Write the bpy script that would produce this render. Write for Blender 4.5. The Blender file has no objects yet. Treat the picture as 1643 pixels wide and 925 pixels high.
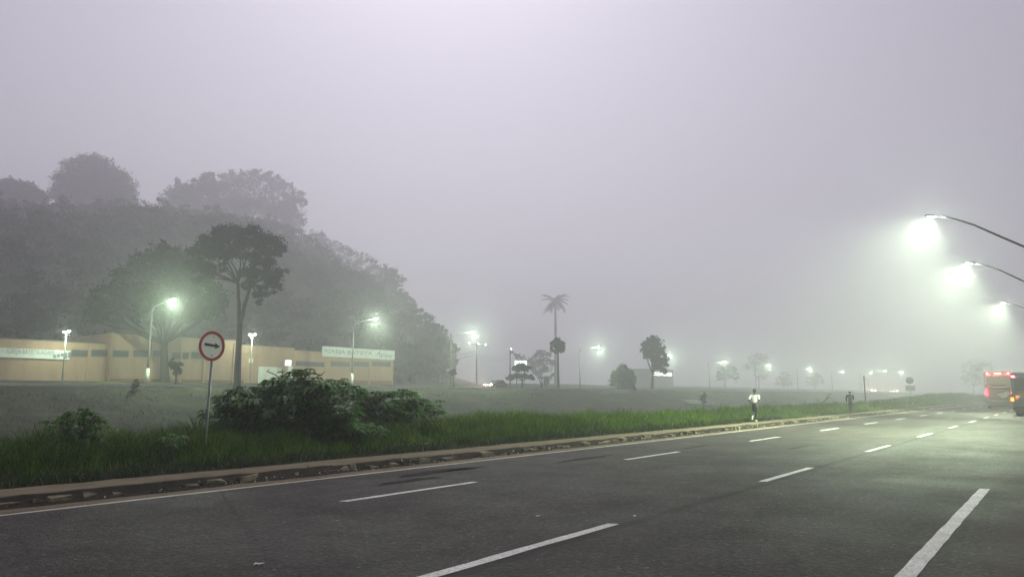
import bpy, bmesh, math, random
import numpy as np
from mathutils import Vector, Matrix, Euler

random.seed(7)
NP = np.random.default_rng(11)
SC = bpy.context.scene
COL = SC.collection
PI = math.pi

# ------------------------------------------------------------------ camera geometry
F, EYE, HY, VX = 1150.0, 1.6, 631.0, 1718.0
PITCH = math.atan((HY - 462.5) / F)
def ray(px, py):
    a = (px - 821.5) / F; b = (462.5 - py) / F
    y = math.cos(PITCH) - b * math.sin(PITCH)
    return a / y, (math.sin(PITCH) + b * math.cos(PITCH)) / y
YAW = math.atan(ray(VX, HY)[0])
S_, C_ = math.sin(YAW), math.cos(YAW)
TH = PI / 2 - YAW                                  # direction of the road in the world
# road frame: s runs along the road away from the camera, d is the distance to its left
def W(s, d, z=0.0): return Vector((s * S_ - d * C_, s * C_ + d * S_, z))
def on_d(px, py, d):
    rx, rz = ray(px, py); t = d / (S_ - rx * C_)
    return rx * t * S_ + t * C_, EYE + rz * t
def on_z(px, py, z=0.0):
    rx, rz = ray(px, py); t = (z - EYE) / rz
    return rx * t * S_ + t * C_, -rx * t * C_ + t * S_
def dist(px, d): 
    rx, _ = ray(px, HY); return d / (S_ - rx * C_)
def size(npx, px, d): return npx / F * dist(px, d)

# ------------------------------------------------------------------ terrain
def sstep(a, b, x):
    t = np.clip((np.asarray(x, float) - a) / (b - a), 0, 1); return t * t * (3 - 2 * t)
RPX = [(-500, 300), (-250, 305), (0, 330), (60, 335), (150, 339), (250, 341), (330, 350), (430, 366), (500, 405), (560, 440),
       (620, 470), (650, 515), (690, 560), (722, 606), (760, 616), (850, 617)]
RIDGE = 300.0
RB, RZ = [], []                       # ridge height against the bearing from the verge
for _px, _py in RPX:
    _s, _z = on_d(_px, _py, RIDGE); RB.append(ray(_px, HY)[0]); RZ.append(max(_z, 3.2))
DP = [-60, -3, -2.4, 11.95, 12.1, 13.4, 14.2, 17.5, 20, 24, 30, 36, 50, 56, 69.6, 70.7, 80.4, 81.0, 84, 92, 105]
ZP = [-.2, -.05, -.05, -.05, 0.03, .09, .12, .24, .18, -.5, -1.6, -1.9, -1.8, -1.3, 2.1, 2.27, 2.27, 2.6, 2.9, 3.08, 3.2]
def noise2(s, d, k, seed):
    r = np.random.default_rng(seed); o = 0
    for i in range(5):
        a = r.uniform(0, 6.28); f = k * r.uniform(.6, 1.6); p = r.uniform(0, 6.28)
        o = o + np.sin((s * math.cos(a) + d * math.sin(a)) * f + p)
    return o / 5
def ridge(s, d):
    y = s * C_ + d * S_; x = s * S_ - d * C_
    return np.interp(np.where(y > 1, x / np.maximum(y, 1), -9), RB, RZ)
def zt(s, d):
    s = np.asarray(s, float); d = np.asarray(d, float)
    z = np.interp(d, DP, ZP)
    z = z + noise2(s, d, .35, 3) * .34 * sstep(17, 22, d) * (1 - sstep(66, 70, d)) + noise2(s, d, 1.3, 8) * .10 * sstep(19, 24, d) * (1 - sstep(67, 69.5, d))
    z = z + 1.05 * sstep(80, 150, s) * sstep(14.2, 19, d) * (1 - sstep(22, 30, d))      # bank rising beside the far road
    hz = ridge(s, d)
    u = np.clip((d - 104) / (RIDGE - 104), 0, 1)
    hill = (hz - 3.2) * (1 - (1 - u) ** 1.5) + noise2(s, d, .10, 5) * .8 * sstep(104, 118, d)
    hill = hill - (hz - 3.2) * .45 * sstep(RIDGE + 5, 480, d)
    return z + np.maximum(hill, 0) * sstep(104, 106, d)
def ztf(s, d): return float(zt(s, d))

# ------------------------------------------------------------------ materials
def new_mat(name):
    m = bpy.data.materials.new(name); m.use_nodes = True
    nt = m.node_tree; b = nt.nodes['Principled BSDF']
    return m, nt, b
def N(nt, t, **kw):
    n = nt.nodes.new(t)
    for k, v in kw.items(): setattr(n, k, v)
    return n
def ramp(nt, fac, stops):
    r = N(nt, 'ShaderNodeValToRGB'); e = r.color_ramp.elements
    while len(e) < len(stops): e.new(.5)
    for i, (p, c) in enumerate(stops): e[i].position = p; e[i].color = (*c, 1)
    nt.links.new(fac, r.inputs[0]); return r.outputs[0]
def noise(nt, scale, detail=6, rough=.6, vec=None):
    n = N(nt, 'ShaderNodeTexNoise'); n.inputs['Scale'].default_value = scale
    n.inputs['Detail'].default_value = detail; n.inputs['Roughness'].default_value = rough
    if vec is not None: nt.links.new(vec, n.inputs['Vector'])
    return n.outputs['Fac']
def coords(nt, scale=(1, 1, 1)):
    t = N(nt, 'ShaderNodeTexCoord'); mp = N(nt, 'ShaderNodeMapping'); mp.inputs['Scale'].default_value = scale
    nt.links.new(t.outputs['Object'], mp.inputs['Vector']); return mp.outputs[0]
def bump(nt, b, h, strength=.3, dist_=.02):
    n = N(nt, 'ShaderNodeBump'); n.inputs['Strength'].default_value = strength; n.inputs['Distance'].default_value = dist_
    nt.links.new(h, n.inputs['Height']); nt.links.new(n.outputs[0], b.inputs['Normal'])
def math_(nt, op, a, b=None, c=None):
    n = N(nt, 'ShaderNodeMath', operation=op)
    for i, v in enumerate((a, b, c)):
        if v is None: continue
        if isinstance(v, (int, float)): n.inputs[i].default_value = v
        else: nt.links.new(v, n.inputs[i])
    return n.outputs[0]
def mixc(nt, fac, a, b, mode='MIX'):
    n = N(nt, 'ShaderNodeMix', data_type='RGBA', blend_type=mode)
    if isinstance(fac, (int, float)): n.inputs[0].default_value = fac
    else: nt.links.new(fac, n.inputs[0])
    for i, v in ((6, a), (7, b)):
        if isinstance(v, tuple): n.inputs[i].default_value = (*v, 1)
        else: nt.links.new(v, n.inputs[i])
    return n.outputs[2]
def surf(name, c1, c2=None, scale=3.0, rough=.7, metal=0.0, bmp=0.0, bscale=20., spec=.5, coat=0.0, stretch=(1, 1, 1)):
    m, nt, b = new_mat(name)
    c2 = c2 or tuple(x * .8 for x in c1)
    v = coords(nt, stretch)
    nt.links.new(ramp(nt, noise(nt, scale, 8, .65, v), [(.3, c1), (.7, c2)]), b.inputs['Base Color'])
    b.inputs['Roughness'].default_value = rough; b.inputs['Metallic'].default_value = metal
    b.inputs['Specular IOR Level'].default_value = spec; b.inputs['Coat Weight'].default_value = coat
    if bmp: bump(nt, b, noise(nt, bscale, 6, .6, v), bmp)
    return m
def emis(name, col, strength, base=(.8, .8, .8)):
    m, nt, b = new_mat(name)
    b.inputs['Base Color'].default_value = (*base, 1); b.inputs['Roughness'].default_value = .4
    b.inputs['Emission Color'].default_value = (*col, 1); b.inputs['Emission Strength'].default_value = strength
    m.cycles.emission_sampling = 'NONE'
    return m
def leafmat(name, stops, rough=.55, trans=.25, spec=.3, patch=None):
    m, nt, b = new_mat(name)
    g = N(nt, 'ShaderNodeNewGeometry')
    c = ramp(nt, g.outputs['Random Per Island'], stops)
    if patch: c = mixc(nt, 1.0, c, ramp(nt, noise(nt, patch[0], 5, .6, coords(nt)), patch[1]), 'MULTIPLY')
    nt.links.new(c, b.inputs['Base Color']); b.inputs['Roughness'].default_value = rough; b.inputs['Specular IOR Level'].default_value = spec
    t = N(nt, 'ShaderNodeBsdfTranslucent'); nt.links.new(c, t.inputs[0])
    mx = N(nt, 'ShaderNodeMixShader'); mx.inputs[0].default_value = trans
    nt.links.new(b.outputs[0], mx.inputs[1]); nt.links.new(t.outputs[0], mx.inputs[2])
    nt.links.new(mx.outputs[0], nt.nodes['Material Output'].inputs['Surface'])
    return m

def asphalt_mat():
    m, nt, b = new_mat('asphalt')
    v = coords(nt); sep = N(nt, 'ShaderNodeSeparateXYZ'); nt.links.new(v, sep.inputs[0])
    vs = coords(nt, (.10, 1.1, 1))
    fine = noise(nt, 55, 4, .75, v); mid = noise(nt, 1.6, 8, .65, v); lanes = noise(nt, .8, 5, .6, vs)
    c = ramp(nt, mid, [(.30, (.030, .0258, .0228)), (.50, (.046, .0396, .0352)), (.72, (.068, .0592, .0530))])
    c = mixc(nt, .75, c, ramp(nt, lanes, [(.32, (.64, .64, .65)), (.68, (1.26, 1.25, 1.24))]), 'MULTIPLY')
    # coarse aggregate speckle
    vor = N(nt, 'ShaderNodeTexVoronoi'); vor.inputs['Scale'].default_value = 34; nt.links.new(v, vor.inputs['Vector'])
    c = mixc(nt, 1.0, c, ramp(nt, vor.outputs['Color'], [(.05, (.55, .55, .55)), (.50, (.85, .85, .85)), (.80, (1.15, 1.15, 1.14)), (.93, (2.2, 2.15, 2.1)), (.99, (4.5, 4.4, 4.2))]), 'MULTIPLY')
    c = mixc(nt, .8, c, ramp(nt, fine, [(.30, (.45, .45, .45)), (.68, (1.5, 1.5, 1.5))]), 'MULTIPLY')
    c = mixc(nt, .9, c, ramp(nt, noise(nt, 13, 3, .7, v), [(.30, (.50, .50, .50)), (.50, (.95, .95, .95)), (.70, (1.75, 1.75, 1.72))]), 'MULTIPLY')
    # tar joint along the second lane line, wobbling
    wob = math_(nt, 'MULTIPLY', math_(nt, 'SUBTRACT', noise(nt, .55, 4, .6, v), .5), .22)
    jd = math_(nt, 'ABSOLUTE', math_(nt, 'SUBTRACT', math_(nt, 'ADD', sep.outputs['Y'], wob), 4.50))
    jm = ramp(nt, jd, [(.05, (1, 1, 1)), (.13, (0, 0, 0))])
    jm = mixc(nt, 1.0, jm, ramp(nt, noise(nt, 1.2, 5, .7, v), [(.28, (0, 0, 0)), (.48, (1, 1, 1))]), 'MULTIPLY')
    c = mixc(nt, math_(nt, 'MULTIPLY', jm, .85), c, (.006, .0055, .005))
    # long cracks
    vor2 = N(nt, 'ShaderNodeTexVoronoi', feature='DISTANCE_TO_EDGE'); vor2.inputs['Scale'].default_value = .22
    vv = N(nt, 'ShaderNodeVectorMath', operation='ADD'); nt.links.new(v, vv.inputs[0])
    nn = N(nt, 'ShaderNodeTexNoise'); nn.inputs['Scale'].default_value = .9; nn.inputs['Detail'].default_value = 6; nt.links.new(v, nn.inputs['Vector']); nt.links.new(nn.outputs['Color'], vv.inputs[1])
    nt.links.new(vv.outputs[0], vor2.inputs['Vector'])
    crk = ramp(nt, vor2.outputs['Distance'], [(.003, (1, 1, 1)), (.012, (0, 0, 0))])
    crk = math_(nt, 'MULTIPLY', crk, math_(nt, 'GREATER_THAN', noise(nt, .35, 3, .5, v), .52))
    c = mixc(nt, math_(nt, 'MULTIPLY', crk, .55), c, (.012, .012, .012))
    # red-brown earth spread over the right margin near the kerb
    em = math_(nt, 'ADD', sep.outputs['Y'], math_(nt, 'MULTIPLY', math_(nt, 'SUBTRACT', noise(nt, .9, 8, .65, v), .5), 2.0))
    em2 = ramp(nt, math_(nt, 'ADD', math_(nt, "MULTIPLY", em, -1.0), 1.25), [(.3, (0, 0, 0)), (.75, (1, 1, 1))])
    c = mixc(nt, math_(nt, 'MULTIPLY', em2, .75), c, ramp(nt, noise(nt, 6, 8, .7, v), [(.3, (.030, .017, .012)), (.7, (.075, .044, .032))]))
    # dust by the left edge
    du = math_(nt, 'ADD', math_(nt, 'MULTIPLY', math_(nt, 'SUBTRACT', sep.outputs['Y'], 11.35), 1.0), math_(nt, 'MULTIPLY', math_(nt, 'SUBTRACT', noise(nt, 1.4, 7, .7, v), .5), .9))
    dm = ramp(nt, du, [(.0, (0, 0, 0)), (.25, (1, 1, 1))])
    c = mixc(nt, math_(nt, 'MULTIPLY', dm, .85), c, ramp(nt, noise(nt, 9, 8, .7, v), [(.3, (.11, .078, .042)), (.7, (.22, .165, .10))]))
    nt.links.new(c, b.inputs['Base Color'])
    nt.links.new(ramp(nt, noise(nt, .5, 6, .6, v), [(.3, (.56, .56, .56)), (.7, (.74, .74, .74))]), b.inputs['Roughness'])
    b.inputs['Specular IOR Level'].default_value = .13
    h = math_(nt, 'ADD', math_(nt, 'MULTIPLY', fine, .6), math_(nt, 'ADD', vor.outputs['Distance'], math_(nt, 'MULTIPLY', noise(nt, 9, 4, .7, v), 1.6)))
    bump(nt, b, h, .8, .016)
    return m

def ground_mat():
    m, nt, b = new_mat('meadow')
    v = coords(nt); sep = N(nt, 'ShaderNodeSeparateXYZ'); nt.links.new(v, sep.inputs[0])
    g = ramp(nt, noise(nt, .9, 9, .72, v), [(.30, (.010, .014, .006)), (.48, (.030, .040, .015)), (.60, (.050, .058, .026)), (.72, (.115, .108, .060))])
    g = mixc(nt, .8, g, ramp(nt, noise(nt, .12, 5, .6, v), [(.35, (.40, .46, .42)), (.65, (1.7, 1.5, 1.4))]), 'MULTIPLY')
    g = mixc(nt, .9, g, ramp(nt, noise(nt, .38, 7, .7, v), [(.36, (.35, .42, .36)), (.5, (1, 1, 1)), (.66, (1.7, 1.5, 1.35))]), 'MULTIPLY')
    dirt = ramp(nt, noise(nt, 7, 8, .7, v), [(.3, (.014, .011, .007)), (.7, (.035, .026, .017))])
    k = math_(nt, 'ADD', math_(nt, 'MULTIPLY', math_(nt, 'SUBTRACT', noise(nt, 1.3, 6, .7, v), .5), 1.6), sep.outputs['Y'])
    c = mixc(nt, ramp(nt, math_(nt, 'MULTIPLY', math_(nt, 'SUBTRACT', k, 13.6), .7), [(0, (0, 0, 0)), (1, (1, 1, 1))]), dirt, g)
    nt.links.new(c, b.inputs['Base Color']); b.inputs['Roughness'].default_value = .95; b.inputs['Specular IOR Level'].default_value = .1
    bump(nt, b, noise(nt, 5, 9, .75, v), .9, .12)
    return m

M = {}
M['asphalt'] = asphalt_mat(); M['ground'] = ground_mat()
M['hill'] = surf('hill_soil', (.030, .034, .022), (.055, .058, .036), .4, .95, 0, .8, 2, .1)
M['avenue'] = surf('old_asphalt', (.06, .058, .056), (.10, .097, .092), .3, .75, 0, .2, 20, .3)
M['paint'] = surf('road_paint', (.80, .79, .75), (.52, .50, .47), 14, .6, 0, .2, 60, .4)
_m, _nt, _b = new_mat('worn_road_paint'); _v = coords(_nt)
_nt.links.new(mixc(_nt, 1.0, ramp(_nt, noise(_nt, 26, 7, .75, _v), [(.34, (.07, .065, .06)), (.40, (.50, .49, .46)), (.55, (.80, .79, .75))]), ramp(_nt, noise(_nt, 2.2, 5, .6, _v), [(.3, (.70, .69, .67)), (.6, (1, 1, 1))]), 'MULTIPLY'), _b.inputs['Base Color'])
_b.inputs['Roughness'].default_value = .65; bump(_nt, _b, noise(_nt, 55, 4, .7, _v), .4, .01); M['paint'] = _m
M['paint_edge'] = surf('edge_paint', (.60, .56, .48), (.36, .32, .26), 6, .65, 0, .2, 60, .3)
M['tar'] = surf('tar_patch', (.010, .009, .0085), (.022, .020, .018), 9, .9, 0, .5, 30, .12)
M['pavement'] = surf('worn_pavement', (.125, .096, .060), (.200, .160, .105), 1.6, .9, 0, .5, 22, .2)
M['kerb'] = surf('broken_kerb', (.020, .015, .011), (.30, .25, .18), 3.2, .9, 0, .8, 14, .2)
M['kerb_white'] = surf('whitewashed_kerb', (.62, .60, .54), (.42, .40, .36), .7, .8, 0, .2, 9, .2)
M['concrete'] = surf('pale_concrete', (.36, .36, .35), (.26, .26, .25), .8, .85, 0, .3, 12, .2)
M['steel'] = surf('galvanised_steel', (.46, .48, .46), (.32, .34, .33), 6, .45, .35, .1, 40)
M['dark_steel'] = surf('dark_steel', (.030, .032, .034), (.045, .047, .05), 6, .5, .4)
M['pole'] = surf('concrete_pole', (.10, .10, .098), (.065, .065, .062), 2, .85, 0, .3, 18, .2)
M['whitewash'] = surf('whitewash', (.42, .42, .40), (.32, .32, .30), 3, .8, 0, .2, 14, .2)
M['plaster'] = surf('peach_plaster', (.40, .275, .190), (.27, .18, .125), .9, .9, 0, .15, 12, .15, 0, (1, 1, .28))
M['plaster_b'] = surf('salmon_plaster', (.44, .29, .20), (.31, .20, .138), .9, .9, 0, .15, 12, .15, 0, (1, 1, .28))
M['dado'] = surf('brown_dado', (.20, .105, .065), (.15, .08, .05), 1.5, .9, 0, .2, 12, .15)
M['winglass'] = surf('dim_glass', (.040, .042, .044), (.060, .062, .064), 1.2, .35, 0, 0, 1, .5)
M['signwhite'] = surf('sign_white', (.66, .67, .67), (.52, .53, .53), 2.5, .55, 0, 0, 1, .4)
M['letter'] = surf('sign_letter', (.16, .19, .22), (.12, .15, .18), 4, .6)
M['gate'] = surf('white_gate', (.68, .68, .66), (.55, .55, .53), 2, .6, 0, .1, 20)
M['grey_wall'] = surf('grey_render', (.22, .22, .22), (.16, .16, .16), .3, .9, 0, .2, 8, .2)
M['roof'] = surf('dull_roof', (.10, .085, .075), (.07, .06, .055), 1, .9)
M['sign_face'] = surf('sign_face', (.88, .88, .84), (.74, .74, .68), 7, .45, 0, 0, 1, .4)
M['sign_red'] = surf('sign_red', (.40, .010, .018), (.30, .008, .013), 6, .45)
M['sign_black'] = surf('sign_black', (.012, .012, .012), (.02, .02, .02), 6, .5)
M['bark'] = surf('bark', (.036, .029, .023), (.018, .014, .012), 5, .95, 0, .9, 12, .1, 0, (1, 1, .25))
M['stem'] = surf('green_stem', (.06, .075, .03), (.09, .085, .045), 6, .8)
M['deadwood'] = surf('dead_wood', (.12, .09, .07), (.075, .06, .05), 6, .9)
M['leaf_bush'] = leafmat('bush_leaf', [(.0, (.026, .095, .010)), (.5, (.055, .170, .018)), (.9, (.105, .240, .028)), (.985, (.14, .26, .034)), (1, (.30, .33, .10))], .5, .35, .15)
M['leaf_tree'] = leafmat('tree_leaf', [(0, (.016, .020, .012)), (.6, (.030, .036, .022)), (1, (.048, .054, .030))], .8, .12, .05)
M['leaf_broad'] = leafmat('broad_tree_leaf', [(0, (.018, .032, .020)), (.6, (.032, .052, .030)), (1, (.055, .078, .044))], .8, .15, .05)
M['leaf_far'] = leafmat('wood_leaf', [(0, (.008, .009, .009)), (.6, (.010, .011, .011)), (1, (.013, .014, .013))], .95, .42, .02)
M['grass'] = leafmat('grass_blade', [(0, (.020, .052, .002)), (.45, (.050, .118, .004)), (.82, (.100, .190, .010)), (.95, (.18, .23, .026)), (1, (.28, .26, .10))], .6, .38, .10, (.55, [(.30, (.45, .55, .6)), (.46, (.9, .95, .9)), (.58, (1.25, 1.2, .9)), (.72, (1.9, 1.35, 1.1))]))
M['shade_grass'] = leafmat('shade_toned_blade', [(0, (.008, .024, .003)), (.6, (.018, .050, .006)), (.92, (.040, .085, .012)), (.97, (.14, .17, .05)), (1, (.30, .29, .15))], .6, .25, .1)  # front verge grass, blade colours darkened to stand for its shade
M['tuft'] = leafmat('dry_tuft', [(0, (.016, .024, .009)), (.5, (.034, .046, .017)), (.85, (.070, .076, .034)), (1, (.12, .11, .06))], .7, .3, .2, (.30, [(.36, (.22, .30, .24)), (.5, (1, 1, 1)), (.64, (2.8, 2.1, 1.8))]))
M['litter'] = leafmat('litter_bits', [(0, (.018, .013, .009)), (.62, (.035, .025, .017)), (.80, (.08, .06, .04)), (.84, (.38, .34, .28)), (1, (.60, .57, .50))], .8, 0, .2)
M['skin'] = surf('skin', (.11, .062, .042), (.095, .054, .037), 8, .55)
M['hair'] = surf('black_hair', (.010, .009, .009), (.018, .016, .015), 40, .6, 0, .5, 80)
M['tee'] = surf('white_cotton', (.78, .79, .80), (.70, .71, .73), 5, .85, 0, .3, 14, .2)
M['tights'] = surf('black_tights', (.012, .013, .014), (.018, .019, .02), 6, .7)
M['hoodie'] = surf('dark_hoodie', (.015, .016, .017), (.022, .023, .024), 6, .9, 0, .3, 20, .1)
M['trousers'] = surf('dark_trousers', (.016, .017, .019), (.022, .023, .026), 6, .9, 0, .3, 20, .1)
M['cap'] = surf('pale_cap', (.85, .85, .84), (.76, .76, .75), 8, .8)
M['shoe'] = surf('white_shoe', (.74, .74, .66), (.6, .6, .5), 9, .6)
M['dark_shoe'] = surf('dark_shoe', (.02, .02, .02), (.03, .03, .03), 9, .6)
M['blue_shirt'] = surf('pale_shirt', (.55, .56, .58), (.48, .49, .52), 5, .85)
M['cream_paint'] = surf('coach_cream', (.34, .30, .215), (.27, .235, .16), 1.3, .35, 0, 0, 1, .5, .3)
M['cream_dirty'] = surf('coach_dirty', (.20, .17, .115), (.13, .11, .075), 2.0, .5, 0, 0, 1, .4)
M['logo_pale'] = surf('coach_emblem', (.62, .60, .52), (.55, .52, .44), 4, .5)
M['silver'] = surf('bright_trim', (.70, .68, .62), (.6, .58, .52), 4, .25, .6)
M['blackplastic'] = surf('black_plastic', (.014, .014, .014), (.024, .023, .022), 5, .6)
M['teal_paint'] = surf('bus_teal', (.030, .125, .150), (.022, .095, .118), 1.5, .35, 0, 0, 1, .5, .3)
M['bus_white'] = surf('bus_roof_white', (.6, .62, .6), (.5, .52, .5), 2, .5)
M['rubber'] = surf('tyre_rubber', (.014, .014, .014), (.022, .021, .02), 9, .85)
M['rim'] = surf('wheel_rim', (.30, .30, .30), (.2, .2, .2), 9, .4, .8)
M['carpaint'] = surf('car_dark_red', (.085, .030, .026), (.07, .025, .022), 2, .3, .2, 0, 1, .5, .5)
M['cargrey'] = surf('car_grey', (.10, .10, .11), (.08, .08, .09), 2, .3, .4, 0, 1, .5, .5)
M['carglass'] = surf('car_glass', (.015, .017, .018), (.02, .022, .024), 2, .08, 0, 0, 1, .6)
M['red_lamp'] = emis('red_lamp', (1, .03, .07), 4.5, (.5, .02, .03))
M['red_glow'] = emis('red_lamp_bright', (1, .10, .14), 12, (.5, .02, .03))
M['orange_lamp'] = emis('orange_lamp', (1, .12, .012), 2.4, (.6, .2, .02))
M['lens'] = emis('lamp_lens', (.90, 1.0, .82), 60, (.8, .8, .8))
M['lens_far'] = emis('far_lamp_lens', (.94, 1.0, .90), 40, (.8, .8, .8))
M['headlamp'] = emis('head_lamp', (1, .72, .46), 90, (.8, .8, .8))
M['lightbox'] = emis('lit_sign_face', (.90, 1.0, .90), 1.6, (.8, .8, .8))
M['billboard'] = emis('lit_billboard_face', (.72, 1.0, .86), 2.2, (.8, .8, .8))
M['litwin'] = emis('lit_window', (.98, 1.0, .86), 2.6, (.8, .8, .8))
M['paper'] = surf('scrap_paper', (.72, .72, .68), (.6, .6, .56), 12, .8)
M['plate'] = surf('sign_plate', (.80, .79, .66), (.72, .71, .58), 4, .6)

# ------------------------------------------------------------------ mesh building
class MB:
    def __init__(self): self.v = []; self.f = []; self.sm = False
    def add(self, vs, fs):
        o = len(self.v); self.v += [tuple(x) for x in vs]; self.f += [tuple(i + o for i in q) for q in fs]; return self
    def box(self, x0, x1, y0, y1, z0, z1):
        return self.add([(x, y, z) for x in (x0, x1) for y in (y0, y1) for z in (z0, z1)],
                        [(0, 1, 3, 2), (4, 6, 7, 5), (0, 4, 5, 1), (2, 3, 7, 6), (0, 2, 6, 4), (1, 5, 7, 3)])
    def tube(self, pts, rad, n=10, cap=True):
        pts = [Vector(p) for p in pts]
        if not hasattr(rad, '__len__'): rad = [rad] * len(pts)
        vs, fs = [], []; ref = None
        for i, p in enumerate(pts):
            t = (pts[min(i + 1, len(pts) - 1)] - pts[max(i - 1, 0)]).normalized()
            if ref is None: ref = Vector((1, 0, 0)) if abs(t.x) < .9 else Vector((0, 1, 0))
            a = (ref - t * ref.dot(t)).normalized(); b = t.cross(a); ref = a
            for k in range(n):
                w = 2 * PI * k / n; vs.append(p + (a * math.cos(w) + b * math.sin(w)) * rad[i])
        for i in range(len(pts) - 1):
            for k in range(n):
                fs.append((i * n + k, i * n + (k + 1) % n, (i + 1) * n + (k + 1) % n, (i + 1) * n + k))
        if cap: fs.append(tuple(range(n))[::-1]); fs.append(tuple((len(pts) - 1) * n + k for k in range(n)))
        return self.add(vs, fs)
    def prism(self, poly, axis, a, b):                      # poly in the two other axes
        n = len(poly)
        def P(u, w, h): return {'x': (h, u, w), 'y': (u, h, w), 'z': (u, w, h)}[axis]
        return self.add([P(u, w, a) for u, w in poly] + [P(u, w, b) for u, w in poly],
                        [tuple(range(n))[::-1], tuple(range(n, 2 * n))] + [(i, (i + 1) % n, n + (i + 1) % n, n + i) for i in range(n)])
    def disc(self, c, r, axis='x', thick=.02, n=32, ry=None):
        ry = ry or r
        poly = [(math.cos(2 * PI * k / n) * r, math.sin(2 * PI * k / n) * ry) for k in range(n)]
        h = {'x': 0, 'y': 1, 'z': 2}[axis]; o = [i for i in range(3) if i != h]
        poly = [(u + c[o[0]], w + c[o[1]]) for u, w in poly]
        return self.prism(poly, axis, c[h] - thick / 2, c[h] + thick / 2)
    def ring(self, c, r0, r1, axis='x', thick=.02, n=48):
        h = {'x': 0, 'y': 1, 'z': 2}[axis]; o = [i for i in range(3) if i != h]; vs = []
        for t in (-thick / 2, thick / 2):
            for r in (r0, r1):
                for k in range(n):
                    q = [0, 0, 0]; q[h] = c[h] + t; q[o[0]] = c[o[0]] + r * math.cos(2 * PI * k / n); q[o[1]] = c[o[1]] + r * math.sin(2 * PI * k / n); vs.append(q)
        fs = []
        for k in range(n):
            j = (k + 1) % n
            fs += [(k, j, n + j, n + k), (2 * n + k, 3 * n + k, 3 * n + j, 2 * n + j), (k, 2 * n + k, 2 * n + j, j), (n + k, n + j, 3 * n + j, 3 * n + k)]
        return self.add(vs, fs)
    def ball(self, c, r, n=10, m=7):
        if not hasattr(r, '__len__'): r = (r, r, r)
        vs, fs = [], []
        for i in range(m + 1):
            a = PI * i / m
            for k in range(n):
                b = 2 * PI * k / n
                vs.append((c[0] + r[0] * math.sin(a) * math.cos(b), c[1] + r[1] * math.sin(a) * math.sin(b), c[2] + r[2] * math.cos(a)))
        for i in range(m):
            for k in range(n): fs.append((i * n + k, i * n + (k + 1) % n, (i + 1) * n + (k + 1) % n, (i + 1) * n + k))
        return self.add(vs, fs)
    def build(self, name, mat, parent=None, smooth=False, bevel=0.0):
        me = bpy.data.meshes.new(name); me.from_pydata([tuple(v) for v in self.v], [], self.f)
        bm = bmesh.new(); bm.from_mesh(me)
        bmesh.ops.remove_doubles(bm, verts=bm.verts, dist=1e-5); bmesh.ops.recalc_face_normals(bm, faces=bm.faces)
        bm.to_mesh(me); bm.free()
        return link(name, me, mat, parent, smooth, bevel)
def link(name, me, mat, parent=None, smooth=False, bevel=0.0):
    if smooth: me.polygons.foreach_set('use_smooth', [True] * len(me.polygons))
    o = bpy.data.objects.new(name, me); COL.objects.link(o)
    if mat is not None: me.materials.append(mat)
    if parent is not None: o.parent = parent
    if bevel:
        b = o.modifiers.new('bevel', 'BEVEL'); b.width = bevel; b.segments = 2; b.limit_method = 'ANGLE'
        if smooth: o.modifiers.new('wn', 'WEIGHTED_NORMAL')
    return o
def faces_mesh(name, verts, nper, mat, parent=None):
    """verts (k*nper,3): k separate polygons of nper corners"""
    verts = np.asarray(verts, np.float32).reshape(-1, 3); k = len(verts) // nper
    me = bpy.data.meshes.new(name)
    me.vertices.add(len(verts)); me.vertices.foreach_set('co', verts.ravel())
    me.loops.add(len(verts)); me.loops.foreach_set('vertex_index', np.arange(len(verts), dtype=np.int32))
    me.polygons.add(k); me.polygons.foreach_set('loop_start', np.arange(0, len(verts), nper, dtype=np.int32))
    me.update(calc_edges=True)
    return link(name, me, mat, parent)
def strips_mesh(name, verts, per, faces, mat, parent=None):
    """verts (k,per,3), the same little face list for every item"""
    k = len(verts); verts = np.asarray(verts, np.float32).reshape(-1, 3)
    me = bpy.data.meshes.new(name); me.vertices.add(len(verts)); me.vertices.foreach_set('co', verts.ravel())
    base = (np.arange(k, dtype=np.int32) * per)[:, None]
    flat = np.array([i for f in faces for i in f], np.int32)[None, :]
    idx = (base + flat).ravel(); ln = np.array([len(f) for f in faces], np.int32)
    st = np.concatenate([[0], np.cumsum(ln)[:-1]]); tot = int(ln.sum())
    me.loops.add(len(idx)); me.loops.foreach_set('vertex_index', idx)
    me.polygons.add(k * len(faces)); me.polygons.foreach_set('loop_start', (np.arange(k)[:, None] * tot + st[None, :]).astype(np.int32).ravel())
    me.update(calc_edges=True)
    return link(name, me, mat, parent)

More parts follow.
